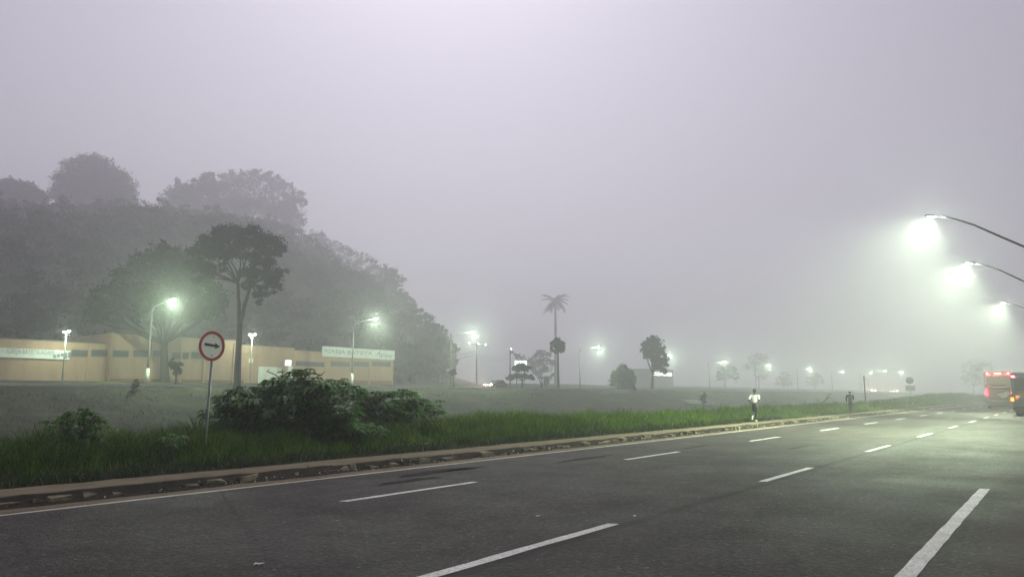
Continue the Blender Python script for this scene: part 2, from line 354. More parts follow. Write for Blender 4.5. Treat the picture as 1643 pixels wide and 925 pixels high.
def tag(o, label=None, cat=None, group=None, kind=None):
    if label: o['label'] = label
    if cat: o['category'] = cat
    if group: o['group'] = group
    if kind: o['kind'] = kind
    return o
def thing(name, label, cat, loc=(0, 0, 0), rz=0.0, group=None):
    o = bpy.data.objects.new(name, None); o.empty_display_size = .2; COL.objects.link(o)
    o.location = loc; o.rotation_euler = (0, 0, rz); return tag(o, label, cat, group)
def copy_tree(o, parent=None):
    c = o.copy(); COL.objects.link(c); c.parent = parent
    for ch in list(o.children): copy_tree(ch, c)
    return c
def roadframe(o): o.rotation_euler = (0, 0, TH); return o
def text_mesh(txt, h, parent, name, mat, loc, rot, extrude=.006, shear=0.0, width=None):
    cu = bpy.data.curves.new('lettering', 'FONT'); cu.body = txt; cu.size = h; cu.extrude = extrude; cu.shear = shear
    cu.align_x = 'CENTER'; cu.align_y = 'CENTER'; cu.resolution_u = 3
    t = bpy.data.objects.new('lettering', cu); COL.objects.link(t)
    bpy.context.view_layer.update(); dg = bpy.context.evaluated_depsgraph_get()
    me = bpy.data.meshes.new_from_object(t.evaluated_get(dg)); bpy.data.objects.remove(t); bpy.data.curves.remove(cu)
    if width:
        xs = [v.co.x for v in me.vertices]; k = width / (max(xs) - min(xs))
        for v in me.vertices: v.co.x *= k
    me.materials.clear(); o = link(name, me, mat, parent); o.location = loc; o.rotation_euler = rot
    return o

# ------------------------------------------------------------------ the setting
def grid_sheet(name, ss, ds, mat, zf, kind='structure'):
    A, B = np.meshgrid(ss, ds, indexing='ij'); Z = zf(A, B)
    vs = np.stack([A, B, Z], -1).reshape(-1, 3); n, m = len(ss), len(ds)
    i, j = np.meshgrid(np.arange(n - 1), np.arange(m - 1), indexing='ij'); k = (i * m + j).ravel()
    fs = np.stack([k, k + m, k + m + 1, k + 1], -1)
    me = bpy.data.meshes.new(name); me.from_pydata(vs.tolist(), [], fs.tolist())
    o = link(name, me, mat, None, True); roadframe(o); o['kind'] = kind; return o
SS = np.unique(np.concatenate([np.arange(-420, -20, 20), np.arange(-20, 130, 1.0), np.arange(130, 300, 5), np.arange(300, 861, 20)])).astype(float)
DS = np.unique(np.concatenate([np.arange(-200, -10, 15), [-5, -3, -2.4, 5, 11.95], np.arange(12, 30, .5), np.arange(30, 106, 1.0), [80.4, 81.0, 70.7, 69.6]])).astype(float)
DS = DS[DS <= 105]
grid_sheet('ground', SS, DS, M['ground'], zt)
SH = np.unique(np.concatenate([np.arange(-420, -40, 20), np.arange(-40, 320, 4), np.arange(320, 861, 20)])).astype(float)
DH = np.concatenate([np.arange(105, 312, 4), np.arange(315, 690, 25)]).astype(float)
grid_sheet('hill', SH, DH, M['hill'], zt)

road = roadframe(MB().add([(s, d, 0) for s in np.linspace(-30, 420, 91) for d in (-2.2, 4.5, 12.0)],
    [(i * 3 + j, i * 3 + 3 + j, i * 3 + 4 + j, i * 3 + 1 + j) for i in range(90) for j in range(2)]).build('road', M['asphalt'])); road['kind'] = 'structure'
def dash(s0, s1, d, w):
    b = MB(); n = max(2, int((s1 - s0) / .35)); L, R = [], []
    for i in range(n + 1):
        s = s0 + (s1 - s0) * i / n
        L.append((s + random.uniform(-.02, .02) * (i in (0, n)), d + w / 2 + random.uniform(-.008, .008), .004)); R.append((s + .06, d - w / 2 + random.uniform(-.008, .008), .004))
    b.add(L + R, [(i, n + 1 + i, n + 2 + i, i + 1) for i in range(n)])
    return b.build('lane_dash', M['paint'], road)
for i in range(26):
    s0 = 4.9 + 8.62 * i if i else 4.3
    dash(s0, 4.9 + 8.62 * i + 3.15, 4.64, .14)
for i in range(-1, 25): dash(7.2 + 8.72 * i, 7.2 + 8.72 * i + 3.05, 8.78, .13)
dash(1.0, 14.8, 1.30, .155)
b = MB(); n = 420; L, R = [], []
for i in range(n + 1):
    s = -25 + 340 * i / n
    L.append((s, 11.45 + .012 * math.sin(s * 1.3) + random.uniform(-.008, .008), .004)); R.append((s, 11.33 + random.uniform(-.008, .008), .004))
b.add(L + R, [(i, n + 1 + i, n + 2 + i, i + 1) for i in range(n)]); b.build('edge_line', M['paint_edge'], road)
for px, py, L_, w_ in ((655, 771, 1.0, .20), (705, 756, 1.5, .26), (940, 735, 1.5, .16), (1280, 717.5, 1.6, .10), (745, 752, .9, .14), (1120, 716, 1.3, .10)):
    s, d = on_z(px, py); k = 22
    pts = [(s + math.cos(2 * PI * i / k) * L_ * random.uniform(.55, 1.1), d + math.sin(2 * PI * i / k) * w_ * random.uniform(.4, 1.2), .004) for i in range(k)]
    MB().add(pts, [tuple(range(k))]).build('asphalt_patch', M['tar'], road)
# right-hand kerb
o = roadframe(MB().box(-30, 420, -2.45, -2.2, -.2, .12).build('kerb', M['kerb'])); o['kind'] = 'structure'
# broken left-hand kerb: irregular stones, sunk and tilted, along the sand
b = MB(); s = -6.0
while s < 230:
    L_ = random.uniform(.10, .50) * (1 if s < 40 else 2.4)
    if random.random() < .72:
        h = random.uniform(.02, .125); d0 = 12.10 + random.uniform(-.06, .05); w = random.uniform(.10, .20)
        q = [(s, d0), (s + L_ - random.uniform(.02, .1), d0 + random.uniform(-.05, .05)), (s + L_ - .05, d0 + w + random.uniform(-.04, .04)), (s + .02, d0 + w)]
        b.add([(x, y, -.08) for x, y in q] + [(x + random.uniform(-.04, .04), y + random.uniform(-.03, .05), h + random.uniform(-.05, .03)) for x, y in q],
              [(0, 1, 5, 4), (1, 2, 6, 5), (2, 3, 7, 6), (3, 0, 4, 7), (4, 5, 6, 7)])
    s += L_
o = roadframe(b.build('kerb', M['kerb'], None, False, .02)); o['kind'] = 'structure'
ss = np.concatenate([np.arange(-20, 80, .5), np.arange(80, 330, 4)])
ds = np.array([12.30, 12.42, 12.55, 12.75, 13.0, 13.3, 13.55, 13.7])
def zside(a, d): return .085 + noise2(a, d, 1.3, 9) * .012 + noise2(a, d, 5.5, 19) * .012 - .14 * (1 - sstep(12.28, 12.6, d + noise2(a, a * 0, 2.1, 4) * .15)) - .10 * sstep(13.5, 13.7, d)
grid_sheet('sidewalk', ss, ds, M['pavement'], lambda a, d: zside(a, d) + .03)
o = roadframe(grid_sheet('gutter', np.arange(-20, 200, .25), np.array([11.86, 11.95, 12.05, 12.2, 12.36, 12.44]), surf('gutter_soil_shaded', (.012, .010, .008), (.035, .026, .018), 5, .95, 0, .6, 25, .1),
    lambda a, d: np.where(d < 11.9, -.012 , .010) + .022 * noise2(a, d, 6, 61) + .02 * noise2(a, a * 0, 1.7, 62) + .10 * sstep(12.15, 12.44, d)))  # soil colour taken near black to carry the shadow along the kerb
# gutter litter: leaf bits and pale rubble between line and pavement
k = 4200; s = NP.uniform(0, 1, k) ** 1.6 * 95 - 1; d = 12.0 + NP.normal(0, .13, k); keep = (d > 11.72) & (d < 12.45) & (noise2(s, s * 0, .9, 51) + NP.normal(0, .2, k) > -.25); s, d = s[keep], d[keep]; k = len(s)
r = NP.uniform(.008, .026, k) * (1 + s / 45); a = NP.uniform(0, 6.28, k); tl = NP.normal(0, .45, (k, 2))
c = np.stack([s, d, .012 + NP.uniform(0, .035, k) + .10 * sstep(12.1, 12.35, d)], -1)
u = np.stack([np.cos(a), np.sin(a), tl[:, 0]], -1) * r[:, None]; w = np.stack([-np.sin(a), np.cos(a), tl[:, 1]], -1) * (r * NP.uniform(.4, .9, k))[:, None]
o = roadframe(faces_mesh('litter', np.stack([c - u, c - w, c + u, c + w], 1), 4, M['litter'])); tag(o, 'dry leaf bits and pale rubble in the gutter along the broken kerb', 'litter', None, 'stuff')

# avenue beyond the valley
av = roadframe(MB().add([(s, d, 2.35) for s in np.linspace(-80, 700, 40) for d in (70.9, 80.3)], [(i * 2, i * 2 + 2, i * 2 + 3, i * 2 + 1) for i in range(39)]).build('avenue', M['avenue'])); av['kind'] = 'structure'
o = roadframe(MB().box(-80, 600, 70.60, 70.9, 1.6, 2.52).build('avenue_kerb', M['kerb_white'])); o['kind'] = 'structure'
o = roadframe(MB().box(-80, 600, 80.3, 80.5, 2.2, 2.50).build('avenue_kerb', M['kerb_white'])); o['kind'] = 'structure'

# ------------------------------------------------------------------ grass
def blades(name, s, d, h, w, mat, lean=.35, zf=zt, lab=None):
    k = len(s); z = zf(s, d) - .02; a = NP.uniform(0, 6.28, k); b_ = NP.uniform(0, 6.28, k)
    p = np.stack([s, d, z], -1); side = np.stack([np.cos(a), np.sin(a), np.zeros(k)], -1) * (w / 2)[:, None]
    ln = np.abs(NP.normal(lean, .25, k)); dv = np.stack([np.cos(b_) * ln, np.sin(b_) * ln, np.zeros(k)], -1) * h[:, None]
    up = np.zeros((k, 3)); up[:, 2] = h
    m1 = p + up * .5 + dv * .22; m2 = p + up * .85 + dv * .62; tip = p + up * (1.0 - .12 * np.minimum(ln, 1))[:, None] + dv * 1.1
    vs = np.stack([p - side, p + side, m1 + side * .85, m1 - side * .85, m2 + side * .55, m2 - side * .55, tip], 1)
    o = roadframe(strips_mesh(name, vs, 7, [(0, 1, 2, 3), (3, 2, 4, 5), (5, 4, 6)], mat)); return o
S_all, D_all, H_all, W_all, E_all = [], [], [], [], []
for s0, s1, den, w0 in ((3, 14, 900, .011), (14, 30, 620, .014), (30, 70, 170, .024), (70, 190, 60, .05)):
    k = int(den * (s1 - s0) * 6.6); s = NP.uniform(s0, s1, k); d = 13.35 + NP.beta(1.0, 1.25, k) * 6.6
    edge = 13.55 + .22 * noise2(s, s * 0, 1.1, 21) + .10 * noise2(s, s * 0, 4.3, 22)
    e = d - edge; keep = (e > 0) | (NP.uniform(0, 1, k) < .04); s, d, e = s[keep], d[keep], e[keep]; k = len(s)
    pt = noise2(s, d, .75, 31) * .35 + noise2(s, d * 1.3, 2.6, 32) * .55 + noise2(s, d, 6.5, 33) * .45
    cut = NP.uniform(-.9, .5, k) < pt; s, d, e, pt = s[cut], d[cut], e[cut], pt[cut]; k = len(s)
    gap = (e > .75) & (e < 1.35) & (s < 26) & (NP.uniform(0, 1, k) < .72); s, d, e, pt = s[~gap], d[~gap], e[~gap], pt[~gap]; k = len(s)
    h = (.11 + .05 * sstep(.1, .6, e) + .29 * sstep(1.0, 2.2, e)) * np.clip(1 + 1.0 * pt, .3, 2) * NP.uniform(.55, 1.35, k)
    h = h * (1 - .45 * sstep(17.3, 19.8, d))
    S_all.append(s); D_all.append(d); H_all.append(np.maximum(h, .06)); W_all.append(w0 * NP.uniform(.7, 1.5, k)); E_all.append(e)
s, d, h, w, e = (np.concatenate(x) for x in (S_all, D_all, H_all, W_all, E_all))
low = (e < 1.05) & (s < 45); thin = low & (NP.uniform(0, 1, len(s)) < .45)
o = blades('tall_grass', s[~low], d[~low], h[~low], w[~low], M['grass'], .6)
tag(o, 'tall bright green grass on the verge behind the pavement', 'grass', None, 'stuff')
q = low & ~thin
o = blades('shade_toned_grass', s[q], d[q], h[q] * 1.1, w[q] * 1.1, M['shade_grass'], .8)
tag(o, 'short grass at the edge of the pavement, shade put into its dark green', 'grass', None, 'stuff')
k = 52000; s = NP.uniform(0, 1, k) ** 1.2 * 210 + 4; d = np.where(NP.uniform(0, 1, k) < .35, NP.uniform(20, 54, k), NP.uniform(54, 70.5, k))
o = blades('dry_grass', s, d, (NP.uniform(.05, .26, k) * np.clip(1 + 1.5 * noise2(s, d, .5, 41) + 1.0 * noise2(s, d, 1.7, 42), .1, 3) + .03) * np.where(d > 67.5, .45, 1), NP.uniform(.03, .07, k), M['tuft'], 1.2)
tag(o, 'short dull grass covering the far slope of the valley', 'grass', None, 'stuff')

# ------------------------------------------------------------------ plants
def leaf_cloud(blobs, nleaf, size_, squash=.8, clump=22, flat=0.0, scatter=.17):
    """diamond leaves gathered in many small clumps over the blobs' volume; returns (k,4,3)"""
    out = []
    vol = np.array([b[3] ** 2 for b in blobs]); vol = vol / vol.sum()
    for (x, y, z, r), f in zip(blobs, vol):
        k = max(30, int(nleaf * f)); nc = max(5, k // clump)
        u = NP.normal(0, 1, (nc, 3)); u /= np.linalg.norm(u, axis=1)[:, None]
        rad = r * NP.uniform(.25, 1, nc) ** .42
        cc = np.array([x, y, z]) + u * rad[:, None] * np.array([1, 1, squash])
        pick = NP.integers(0, nc, k)
        p = cc[pick] + NP.normal(0, r * scatter, (k, 3)) * np.array([1, 1, .7])
        a = NP.normal(0, 1, (k, 3)); a[:, 2] *= (1 - flat); a /= np.linalg.norm(a, axis=1)[:, None]
        b_ = np.cross(a, NP.normal(0, 1, (k, 3))); b_ /= np.linalg.norm(b_, axis=1)[:, None]
        L_ = size_ * NP.uniform(.6, 1.3, k)[:, None]
        out.append(np.stack([p - a * L_, p - b_ * L_ * .45, p + a * L_, p + b_ * L_ * .45], 1))
    return np.concatenate(out)
def limb(b, p0, p1, r0, r1, sag=.12, n=6):
    p0, p1 = Vector(p0), Vector(p1); L_ = (p1 - p0).length; pts = []
    off = Vector((random.uniform(-1, 1), random.uniform(-1, 1), random.uniform(-.2, .6))) * L_ * sag
    for i in range(n):
        t = i / (n - 1); pts.append(p0.lerp(p1, t) + off * math.sin(PI * t) + Vector((random.uniform(-1, 1), random.uniform(-1, 1), 0)) * r0 * .25 * (0 < i < n - 1))
    b.tube(pts, [r0 + (r1 - r0) * i / (n - 1) for i in range(n)], 7)
def tree(name, label, px, d, base_z, blobs, trunk, leaf=.28, nleaf=6000, mat='leaf_tree', group=None, squash=.8, branches=True, fork=None, flat=0.0, cat='tree', sink=.15, clump=22, stems=1, scatter=.17):
    """blobs: (px, py, rpx, depth offset m) read off the picture and set at their real size on the plane d"""
    s0, _ = on_d(px, HY, d); z0 = base_z if base_z is not None else ztf(s0, d)
    root = thing(name, label, cat, W(s0, d, z0), TH, group)
    Y = dist(px, d); bl = []
    for bx, by, br, off in blobs:
        rx, rz = ray(bx, by); X, Yb, Zb = rx * (Y + off), Y + off, EYE + rz * (Y + off)
        sx = X * S_ + Yb * C_ - s0; dx = -X * C_ + Yb * S_ - d
        bl.append((sx, dx, Zb - z0, br / F * Y))
    faces_mesh('crown', leaf_cloud(bl, nleaf, leaf, squash, clump, flat, scatter), 4, M[mat], root)
    b = MB(); r0 = trunk
    zf = fork if fork is not None else min(x[2] - .6 * x[3] for x in bl)
    zf = max(zf, .5); cx = np.mean([x[0] for x in bl]) * .3; cy = np.mean([x[1] for x in bl]) * .3
    pts = [(0, 0, -sink), (r0 * .1, 0, zf * .12), (cx * .3, cy * .3, zf * .45), (cx * .8, cy * .8, zf)]
    b.tube(pts, [r0 * 1.5, r0 * 1.08, r0 * .9, r0 * .72], 10)
    if stems > 1:
        top = max(x[2] for x in bl); mid_ = zf + (top - zf) * .42; tips = []
        for q in range(stems):
            xx = (q / (stems - 1) - .5) * r0 * 3.4; tp = Vector((xx, random.uniform(-.5, .5), mid_)); tips.append(tp)
            limb(b, pts[-1], tp, r0 * .62, r0 * .42, .05)
        for (x, y, z, r) in bl:
            tp = min(tips, key=lambda v: abs(v.x - x)); limb(b, tp, (x, y, z - r * .1), r0 * .30, r0 * .08, .14)
    elif branches:
        for (x, y, z, r) in bl: limb(b, pts[-1], (x, y, z - r * .1), r0 * .45, r0 * .10)
    b.build('trunk', M['bark'], root, True)
    return root

# tall flat-topped tree in front of the church
tree('umbrella_tree', 'tall flat-topped tree with slender bare trunk standing behind the round arrow sign', 379, 68.0, None,
     [(345, 384, 24, 0), (372, 376, 22, 1.5), (405, 379, 22, -1), (432, 392, 22, 0), (322, 403, 18, 0), (350, 404, 20, -1.5), (388, 400, 22, 2), (420, 412, 20, -2), (446, 404, 12, 0),
      (312, 425, 15, 1), (335, 432, 14, -1), (318, 448, 10, 0), (404, 436, 17, 1), (432, 440, 20, 0), (452, 438, 12, 0), (440, 460, 12, 0), (418, 468, 14, -1), (398, 458, 12, 1), (416, 484, 7, 0), (360, 428, 10, 0)],
     .36, .17, 20000, 'leaf_tree', fork=size(112, 379, 68), squash=.70, clump=60, stems=2, scatter=.19)
# broad tree behind
tree('broad_tree', 'broad dark spreading tree by the church wall, lit green by the lamp in front', 262, 86.0, None,
     [(262, 412, 26, 0), (235, 425, 26, 2), (290, 420, 26, 3), (210, 448, 28, 0), (245, 455, 34, -2), (285, 450, 34, 1), (318, 440, 28, 0), (180, 478, 28, 0), (215, 486, 32, 2), (260, 490, 34, -1), (300, 486, 32, 2),
      (335, 470, 28, 0), (155, 500, 20, 0), (186, 502, 18, -2), (330, 500, 20, 0), (350, 488, 18, 2), (225, 504, 16, 0), (300, 505, 16, 1), (144, 514, 10, 0)],
     .50, .30, 15000, 'leaf_broad', fork=size(62, 262, 86), squash=.85)
# small plants on the avenue verge
def small_tree(name, label, px, ytop, ybot, wpx, d, nl=1500, leaf=.22, mat='leaf_broad', trunk=.12, frac=.6, **k):
    h = ybot - ytop; R = wpx / 2; cy = ytop + h * frac / 2; bl = []
    for i in range(7):
        a = random.uniform(0, 6.28); q = random.uniform(.2, .62)
        bl.append((px + math.cos(a) * R * q, cy + math.sin(a) * h * frac * .5 * q, R * random.uniform(.42, .6), random.uniform(-1, 1)))
    return tree(name, label, px, d, None, bl, trunk, leaf, nl, mat, squash=min(1.5, max(.6, h * frac / wpx)), **k)
small_tree('roadside_tree', 'small leaning leafy tree below the broad tree by the white painted pole', 281, 574, 617, 26, 72.5, 700, .18, trunk=.08, frac=.62)
small_tree('roadside_shrub', 'thin bare-looking shrub on the valley edge left of the white pole base', 217, 606, 640, 18, 67.5, 420, .13, 'tuft', .04, .9, cat='shrub')
small_tree('round_topped_tree', 'tiny round-topped tree with white base beside the lamp after the church', 728, 590, 617, 14, 72.5, 700, .2, trunk=.10, frac=.5)
# far mid-ground trees
tree('tiered_tree', 'flat tiered tree under the lit billboard on the avenue', 838, 73.0, None,
     [(836, 588, 10, 0), (828, 591, 8, 0), (845, 591, 8, 0), (826, 603, 8, 0), (838, 602, 8, 0), (849, 604, 7, 0), (818, 606, 6, 0), (855, 607, 4, 0)], .17, .26, 2600, 'leaf_tree', squash=.42, flat=.4)
tree('boxy_tree', 'slim tree with a small boxy crown, standing below the tall palm', 896, 76.0, None,
     [(895, 549, 7, 0), (888, 552, 6, 0), (901, 552, 6, 0), (890, 560, 6, 0), (900, 560, 6, 0)], .22, .28, 1600, 'leaf_tree', squash=.9, fork=size(58, 896, 76))
tree('bushy_tree', 'faint wide bushy tree left of the tall palm', 868, 140.0, None,
     [(858, 575, 13, 0), (872, 572, 13, 3), (880, 585, 12, 0), (862, 590, 14, 0), (850, 586, 10, 2), (875, 600, 12, 0), (826, 566, 7, 2), (836, 575, 8, 2)], .25, .34, 3200, 'leaf_far')
tree('egg_shaped_bush', 'big egg-shaped dark bush on the valley edge right of the palm', 1001, 72.0, None,
     [(998, 600, 14, 0), (994, 612, 14, 0), (1007, 606, 13, 0), (1009, 616, 12, 0), (990, 604, 9, 0), (1000, 594, 9, 0), (1003, 620, 12, 0), (985, 600, 5, 0)], .3, .24, 6000, 'leaf_broad', squash=1.0, cat='bush')
tree('lopsided_tree', 'tall lopsided tree with a thin trunk in front of the lit windows', 1046, 73.5, None,
     [(1048, 549, 11, 0), (1040, 556, 11, 0), (1056, 556, 11, 0), (1050, 568, 14, 0), (1060, 570, 11, 0), (1038, 567, 8, 0), (1062, 584, 10, 0), (1055, 582, 10, 0), (1064, 596, 6, 0), (1052, 541, 5, 0)], .26, .30, 5200, 'leaf_tree', squash=1.05)
tree('forked_tree', 'small forked tree with several round clumps beyond the footbridge', 1164, 128.0, None,
     [(1158, 596, 9, 0), (1170, 592, 10, 0), (1164, 604, 8, 0), (1178, 604, 8, 0), (1153, 606, 6, 0)], .3, .36, 2200, 'leaf_far')
tree('airy_tree', 'large faint airy tree among the far avenue lamps above the runner', 1218, 150.0, None,
     [(1214, 575, 13, 0), (1226, 580, 13, 0), (1206, 588, 11, 0), (1232, 590, 10, 0), (1220, 600, 12, 0)], .4, .5, 2200, 'leaf_far')
tree('faint_tree', 'very faint squat tree right of the runner far in the fog', 1258, 145.0, None,
     [(1252, 612, 9, 0), (1264, 612, 9, 0), (1258, 604, 9, 0)], .4, .5, 1200, 'leaf_far')
tree('ghostly_tree', 'ghostly round tree far along the avenue, left of the walker', 1308, 145.0, None,
     [(1302, 612, 9, 0), (1313, 610, 9, 0), (1308, 603, 7, 0)], .5, .6, 1200, 'leaf_far')
tree('kerbside_tree', 'dim green tree rising behind the bank just left of the coach', 1562, 36.0, None,
     [(1556, 592, 14, 0), (1566, 586, 14, 2), (1572, 600, 16, 0), (1560, 610, 14, 0), (1552, 604, 10, 0), (1580, 590, 14, 4)], .2, .2, 4200, 'leaf_broad')
s_, d_ = 150.0, 58.0
small_tree('waterside_shrub', 'dark upright shrub in front of the pale footbridge', 1128, 625, 652, 12, 48.0, 900, .22, 'leaf_tree', .1, .95, cat='shrub')

# royal palm
def palm(px, d, ytop, label):
    s0, _ = on_d(px, HY, d); z0 = ztf(s0, d); Y = dist(px, d); H_ = EYE + ray(px, ytop + 17)[1] * Y - z0
    root = thing('palm_tree', label, 'palm tree', W(s0, d, z0), TH)
    MB().tube([(0, 0, -.2), (.05, 0, H_ * .3), (.15, .05, H_ * .7), (.1, 0, H_)], [.68, .60, .50, .38], 10).build('trunk', M['bark'], root, True)
    vs = []
    for i in range(24):
        a = 2 * PI * i / 24 + random.uniform(-.2, .2); el = random.uniform(-.15, 1.15); L_ = random.uniform(6.0, 7.6); p = Vector((.1, 0, H_)); t = Vector((math.cos(a) * math.cos(el), math.sin(a) * math.cos(el), math.sin(el)))
        sd = Vector((-math.sin(a), math.cos(a), 0)); n = 16
        for j in range(n):
            q = p + t * (L_ / n); t = (t + Vector((0, 0, -.10))).normalized(); f = 1 - abs(j / n - .4) * .9; wv = 1.5 * f
            for sg in (-1, 1):
                tip = p.lerp(q, .6) + sd * sg * wv * .8 + t * wv * .4 + Vector((0, 0, -wv * .5)); vs.append([p, q, tip, p.lerp(tip, .5)])
            p = q
    vs = np.array([[tuple(x) for x in q] for q in vs]); faces_mesh('crown', vs, 4, M['leaf_far'], root); return root
palm(892, 168.0, 468, 'very tall slender palm fading into the fog above the avenue')

# hill trees along the skyline
tree('dome_tree', 'huge dome-shaped tree on the ridge at the upper left', 148, 294.0, None,
     [(148, 276, 30, 0), (125, 282, 28, 2), (172, 284, 28, -2), (108, 298, 24, 0), (190, 300, 24, 1), (98, 316, 20, 0), (205, 316, 17, 0), (148, 305, 36, 0), (120, 318, 26, 0), (180, 320, 26, 0), (148, 264, 16, 0)], 1.3, .68, 19000, 'leaf_far', squash=.95)
tree('ridge_tree', 'dark leafy tree on the ridge at the left picture edge', 22, 288.0, None,
     [(-10, 306, 24, 0), (15, 302, 20, 0), (38, 306, 18, 0), (58, 314, 14, 0), (25, 324, 24, 0), (68, 322, 10, 0), (-25, 320, 26, 0)], 1.1, .68, 11000, 'leaf_far')
PLUME = [(276, 322, 18, 0), (290, 312, 18, 0), (286, 292, 5, 0), (282, 284, 4, 0), (310, 304, 16, 0), (334, 290, 13, 0), (352, 296, 15, 0), (372, 288, 14, 0), (395, 290, 17, 0), (412, 284, 12, 0), (428, 286, 13, 0), (445, 294, 13, 0), (462, 306, 13, 0), (478, 318, 12, 0), (488, 326, 8, 0)]
tree('bamboo_like_tree', 'feathery plumed tree at the left end of the ridge-top clump', 300, 298.0, None, PLUME[:6] + [(300, 328, 26, 0), (330, 318, 24, 0), (275, 334, 14, 0)], .9, .66, 8500, 'leaf_far', squash=1.1)
tree('bamboo_like_tree', 'tallest feathery plumed tree in the middle of the ridge-top clump', 385, 300.0, None, PLUME[5:11] + [(360, 320, 28, 0), (400, 320, 30, 0), (380, 340, 26, 0)], .9, .66, 9500, 'leaf_far', squash=1.1)
tree('bamboo_like_tree', 'drooping plumed tree at the right end of the ridge-top clump', 448, 298.0, None, PLUME[11:] + [(440, 322, 28, 0), (465, 334, 20, 0), (470, 352, 20, 0), (445, 350, 24, 0)], .9, .66, 8000, 'leaf_far', squash=1.1)
OUT = [(505, 385, 26, 278, 'leafy tree on the hill skyline just right of the plumed clump'), (545, 405, 28, 264, 'rounded tree on the hill skyline stepping down from the plumed clump'),
       (588, 425, 28, 244, 'wide tree on the hill skyline above the second church sign'), (622, 440, 22, 222, 'bristly tree at the shoulder where the hill skyline drops steeply'),
       (640, 478, 22, 198, 'dark tree on the steep hill flank right of the double-arc lamp glow'), (668, 505, 22, 174, 'bushy tree midway down the steep right flank of the hill'),
       (694, 528, 20, 152, 'low dark tree near the foot of the hill'), (712, 552, 18, 130, 'last tree at the right foot of the hill beside the avenue lamp')]
OUT[4] = (640, 478, 22, 198, 'dark tree on the steep hill flank up and right from the lamp above the church')
for px, py, r, d, lab in OUT:
    tree('hillside_tree', lab, px, d, None, [(px, py, r * .7, 0), (px - r * .6, py + r * .5, r * .7, 1), (px + r * .55, py + r * .45, r * .7, -1), (px, py + r * .9, r * .9, 0), (px - r * .2, py - r * .35, r * .4, 0), (px + r * .4, py - r * .1, r * .4, 0), (px - r * .7, py + r * 1.3, r * .8, 0), (px + r * .4, py + r * 1.4, r * .8, 0)], .5, .55, 3600, 'leaf_far', group='trees along the hill skyline')
# the wood on the slope: one mass
bl = []
for i in range(2000):
    s = random.uniform(-10, 400); d = 106 + 190 * random.random() ** 1.3
    z = ztf(s, d); wp = W(s, d)
    if z < 4.0 + random.uniform(0, 2) or wp.y < 5 or wp.x / wp.y > ray(712, HY)[0]: continue
    r = random.uniform(2.2, 4.4) * (1 + (d - 106) / 250) * (1 if d < 190 else .55)
    if d > 228: continue
    bl.append((s, d, z + r * random.uniform(.1, .6), r))
for i in range(60):
    s = random.uniform(70, 165); d = random.uniform(101, 112); r = random.uniform(1.8, 3.0); wp = W(s, d)
    if wp.x / wp.y < ray(700, HY)[0]: bl.append((s, d, ztf(s, d) + r * random.uniform(.4, 1.5), r))
o = roadframe(faces_mesh('wooded_slope', leaf_cloud(bl, 260000, .38, .8, 36), 4, M['leaf_far'])); tag(o, 'dense dark undergrowth and trees covering the hillside behind the church', 'woods', None, 'stuff')

# leafy roadside bushes (long drooping lobed leaves)
def bush(name, label, px, d, stems, seed, sc=1.0, dead=0):
    rr = random.Random(seed); s0, _ = on_d(px, HY, d); z0 = ztf(s0, d); root = thing(name, label, 'bush', W(s0, d, z0), TH)
    Y = dist(px, d); st = MB(); leaves = []
    def leaf(p, dirv, L_):
        # a palmate leaf: lobes fan out from the petiole end and hang down
        f = Vector((dirv.x, dirv.y, 0)).normalized(); sd = Vector((-f.y, f.x, 0)); nl = rr.choice((5, 6, 7))
        for i in range(nl):
            a = (i / (nl - 1) - .5) * 3.6; v = (f * math.cos(a) + sd * math.sin(a)); ll = L_ * (1 - .32 * abs(a) / 1.8) * rr.uniform(.85, 1.1)
            lat = Vector((-v.y, v.x, 0)); w = ll * .19; dr = rr.uniform(.10, .55)
            m1 = p + v * ll * .45 + Vector((0, 0, -.05 * ll)); tip = p + v * ll * .92 + Vector((0, 0, -dr * ll))
            leaves.append([p, m1 + lat * w + Vector((0, 0, .03)), tip, m1 - lat * w + Vector((0, 0, .03))])
    for (bx, by, n) in stems:
        rx, rz = ray(bx, by)
        off = rr.uniform(-.7, .9); top = Vector((rx * (Y + off), Y + off, EYE + rz * (Y + off)))
        ts, td = top.x * S_ + top.y * C_ - s0, -top.x * C_ + top.y * S_ - d; tz = max(top.z - z0, .35)
        base = Vector((ts * .45 + rr.uniform(-.15, .15), td * .5 + rr.uniform(-.15, .15), -.05)); tip = Vector((ts, td, tz))
        mid = base.lerp(tip, .55) + Vector((rr.uniform(-.15, .15), rr.uniform(-.15, .15), .1)); st.tube([base, mid, tip], [.022, .016, .008], 6)
        for k in range(n):
            u = rr.random() ** .62; p = (mid.lerp(tip, (u - .4) / .6) if u > .4 else base.lerp(mid, u / .4))
            a = rr.uniform(0, 6.28); pl = rr.uniform(.12, .34) * sc; e = p + Vector((math.cos(a) * pl, math.sin(a) * pl, rr.uniform(.0, .20) * sc))
            if k < 5: e = tip + Vector((math.cos(a) * pl * .8, math.sin(a) * pl * .8, rr.uniform(-.02, .14)))
            st.tube([p, e], [.005, .004], 4, False); leaf(e, e - p, rr.uniform(.24, .42) * sc)
    st.build('stems', M['stem'], root, True)
    faces_mesh('foliage', np.array([[tuple(x) for x in q] for q in leaves]), 4, M['leaf_bush'], root)
    return root
rs = random.Random(5); big = []
TOP = [(350, 668), (362, 642), (380, 632), (398, 628), (415, 624), (432, 618), (448, 612), (465, 606), (482, 600), (497, 612), (512, 620), (525, 618), (540, 614), (556, 624), (570, 632)]
for x, y in TOP:
    big.append((x, y, 24))
    for k in range(3): big.append((x + rs.uniform(-12, 12), y + rs.uniform(12, 70), 20))
bush('leafy_bush', 'large dark leafy bush rising highest in the grass right of the arrow sign', 455, 17.2, big, 3)
big = []
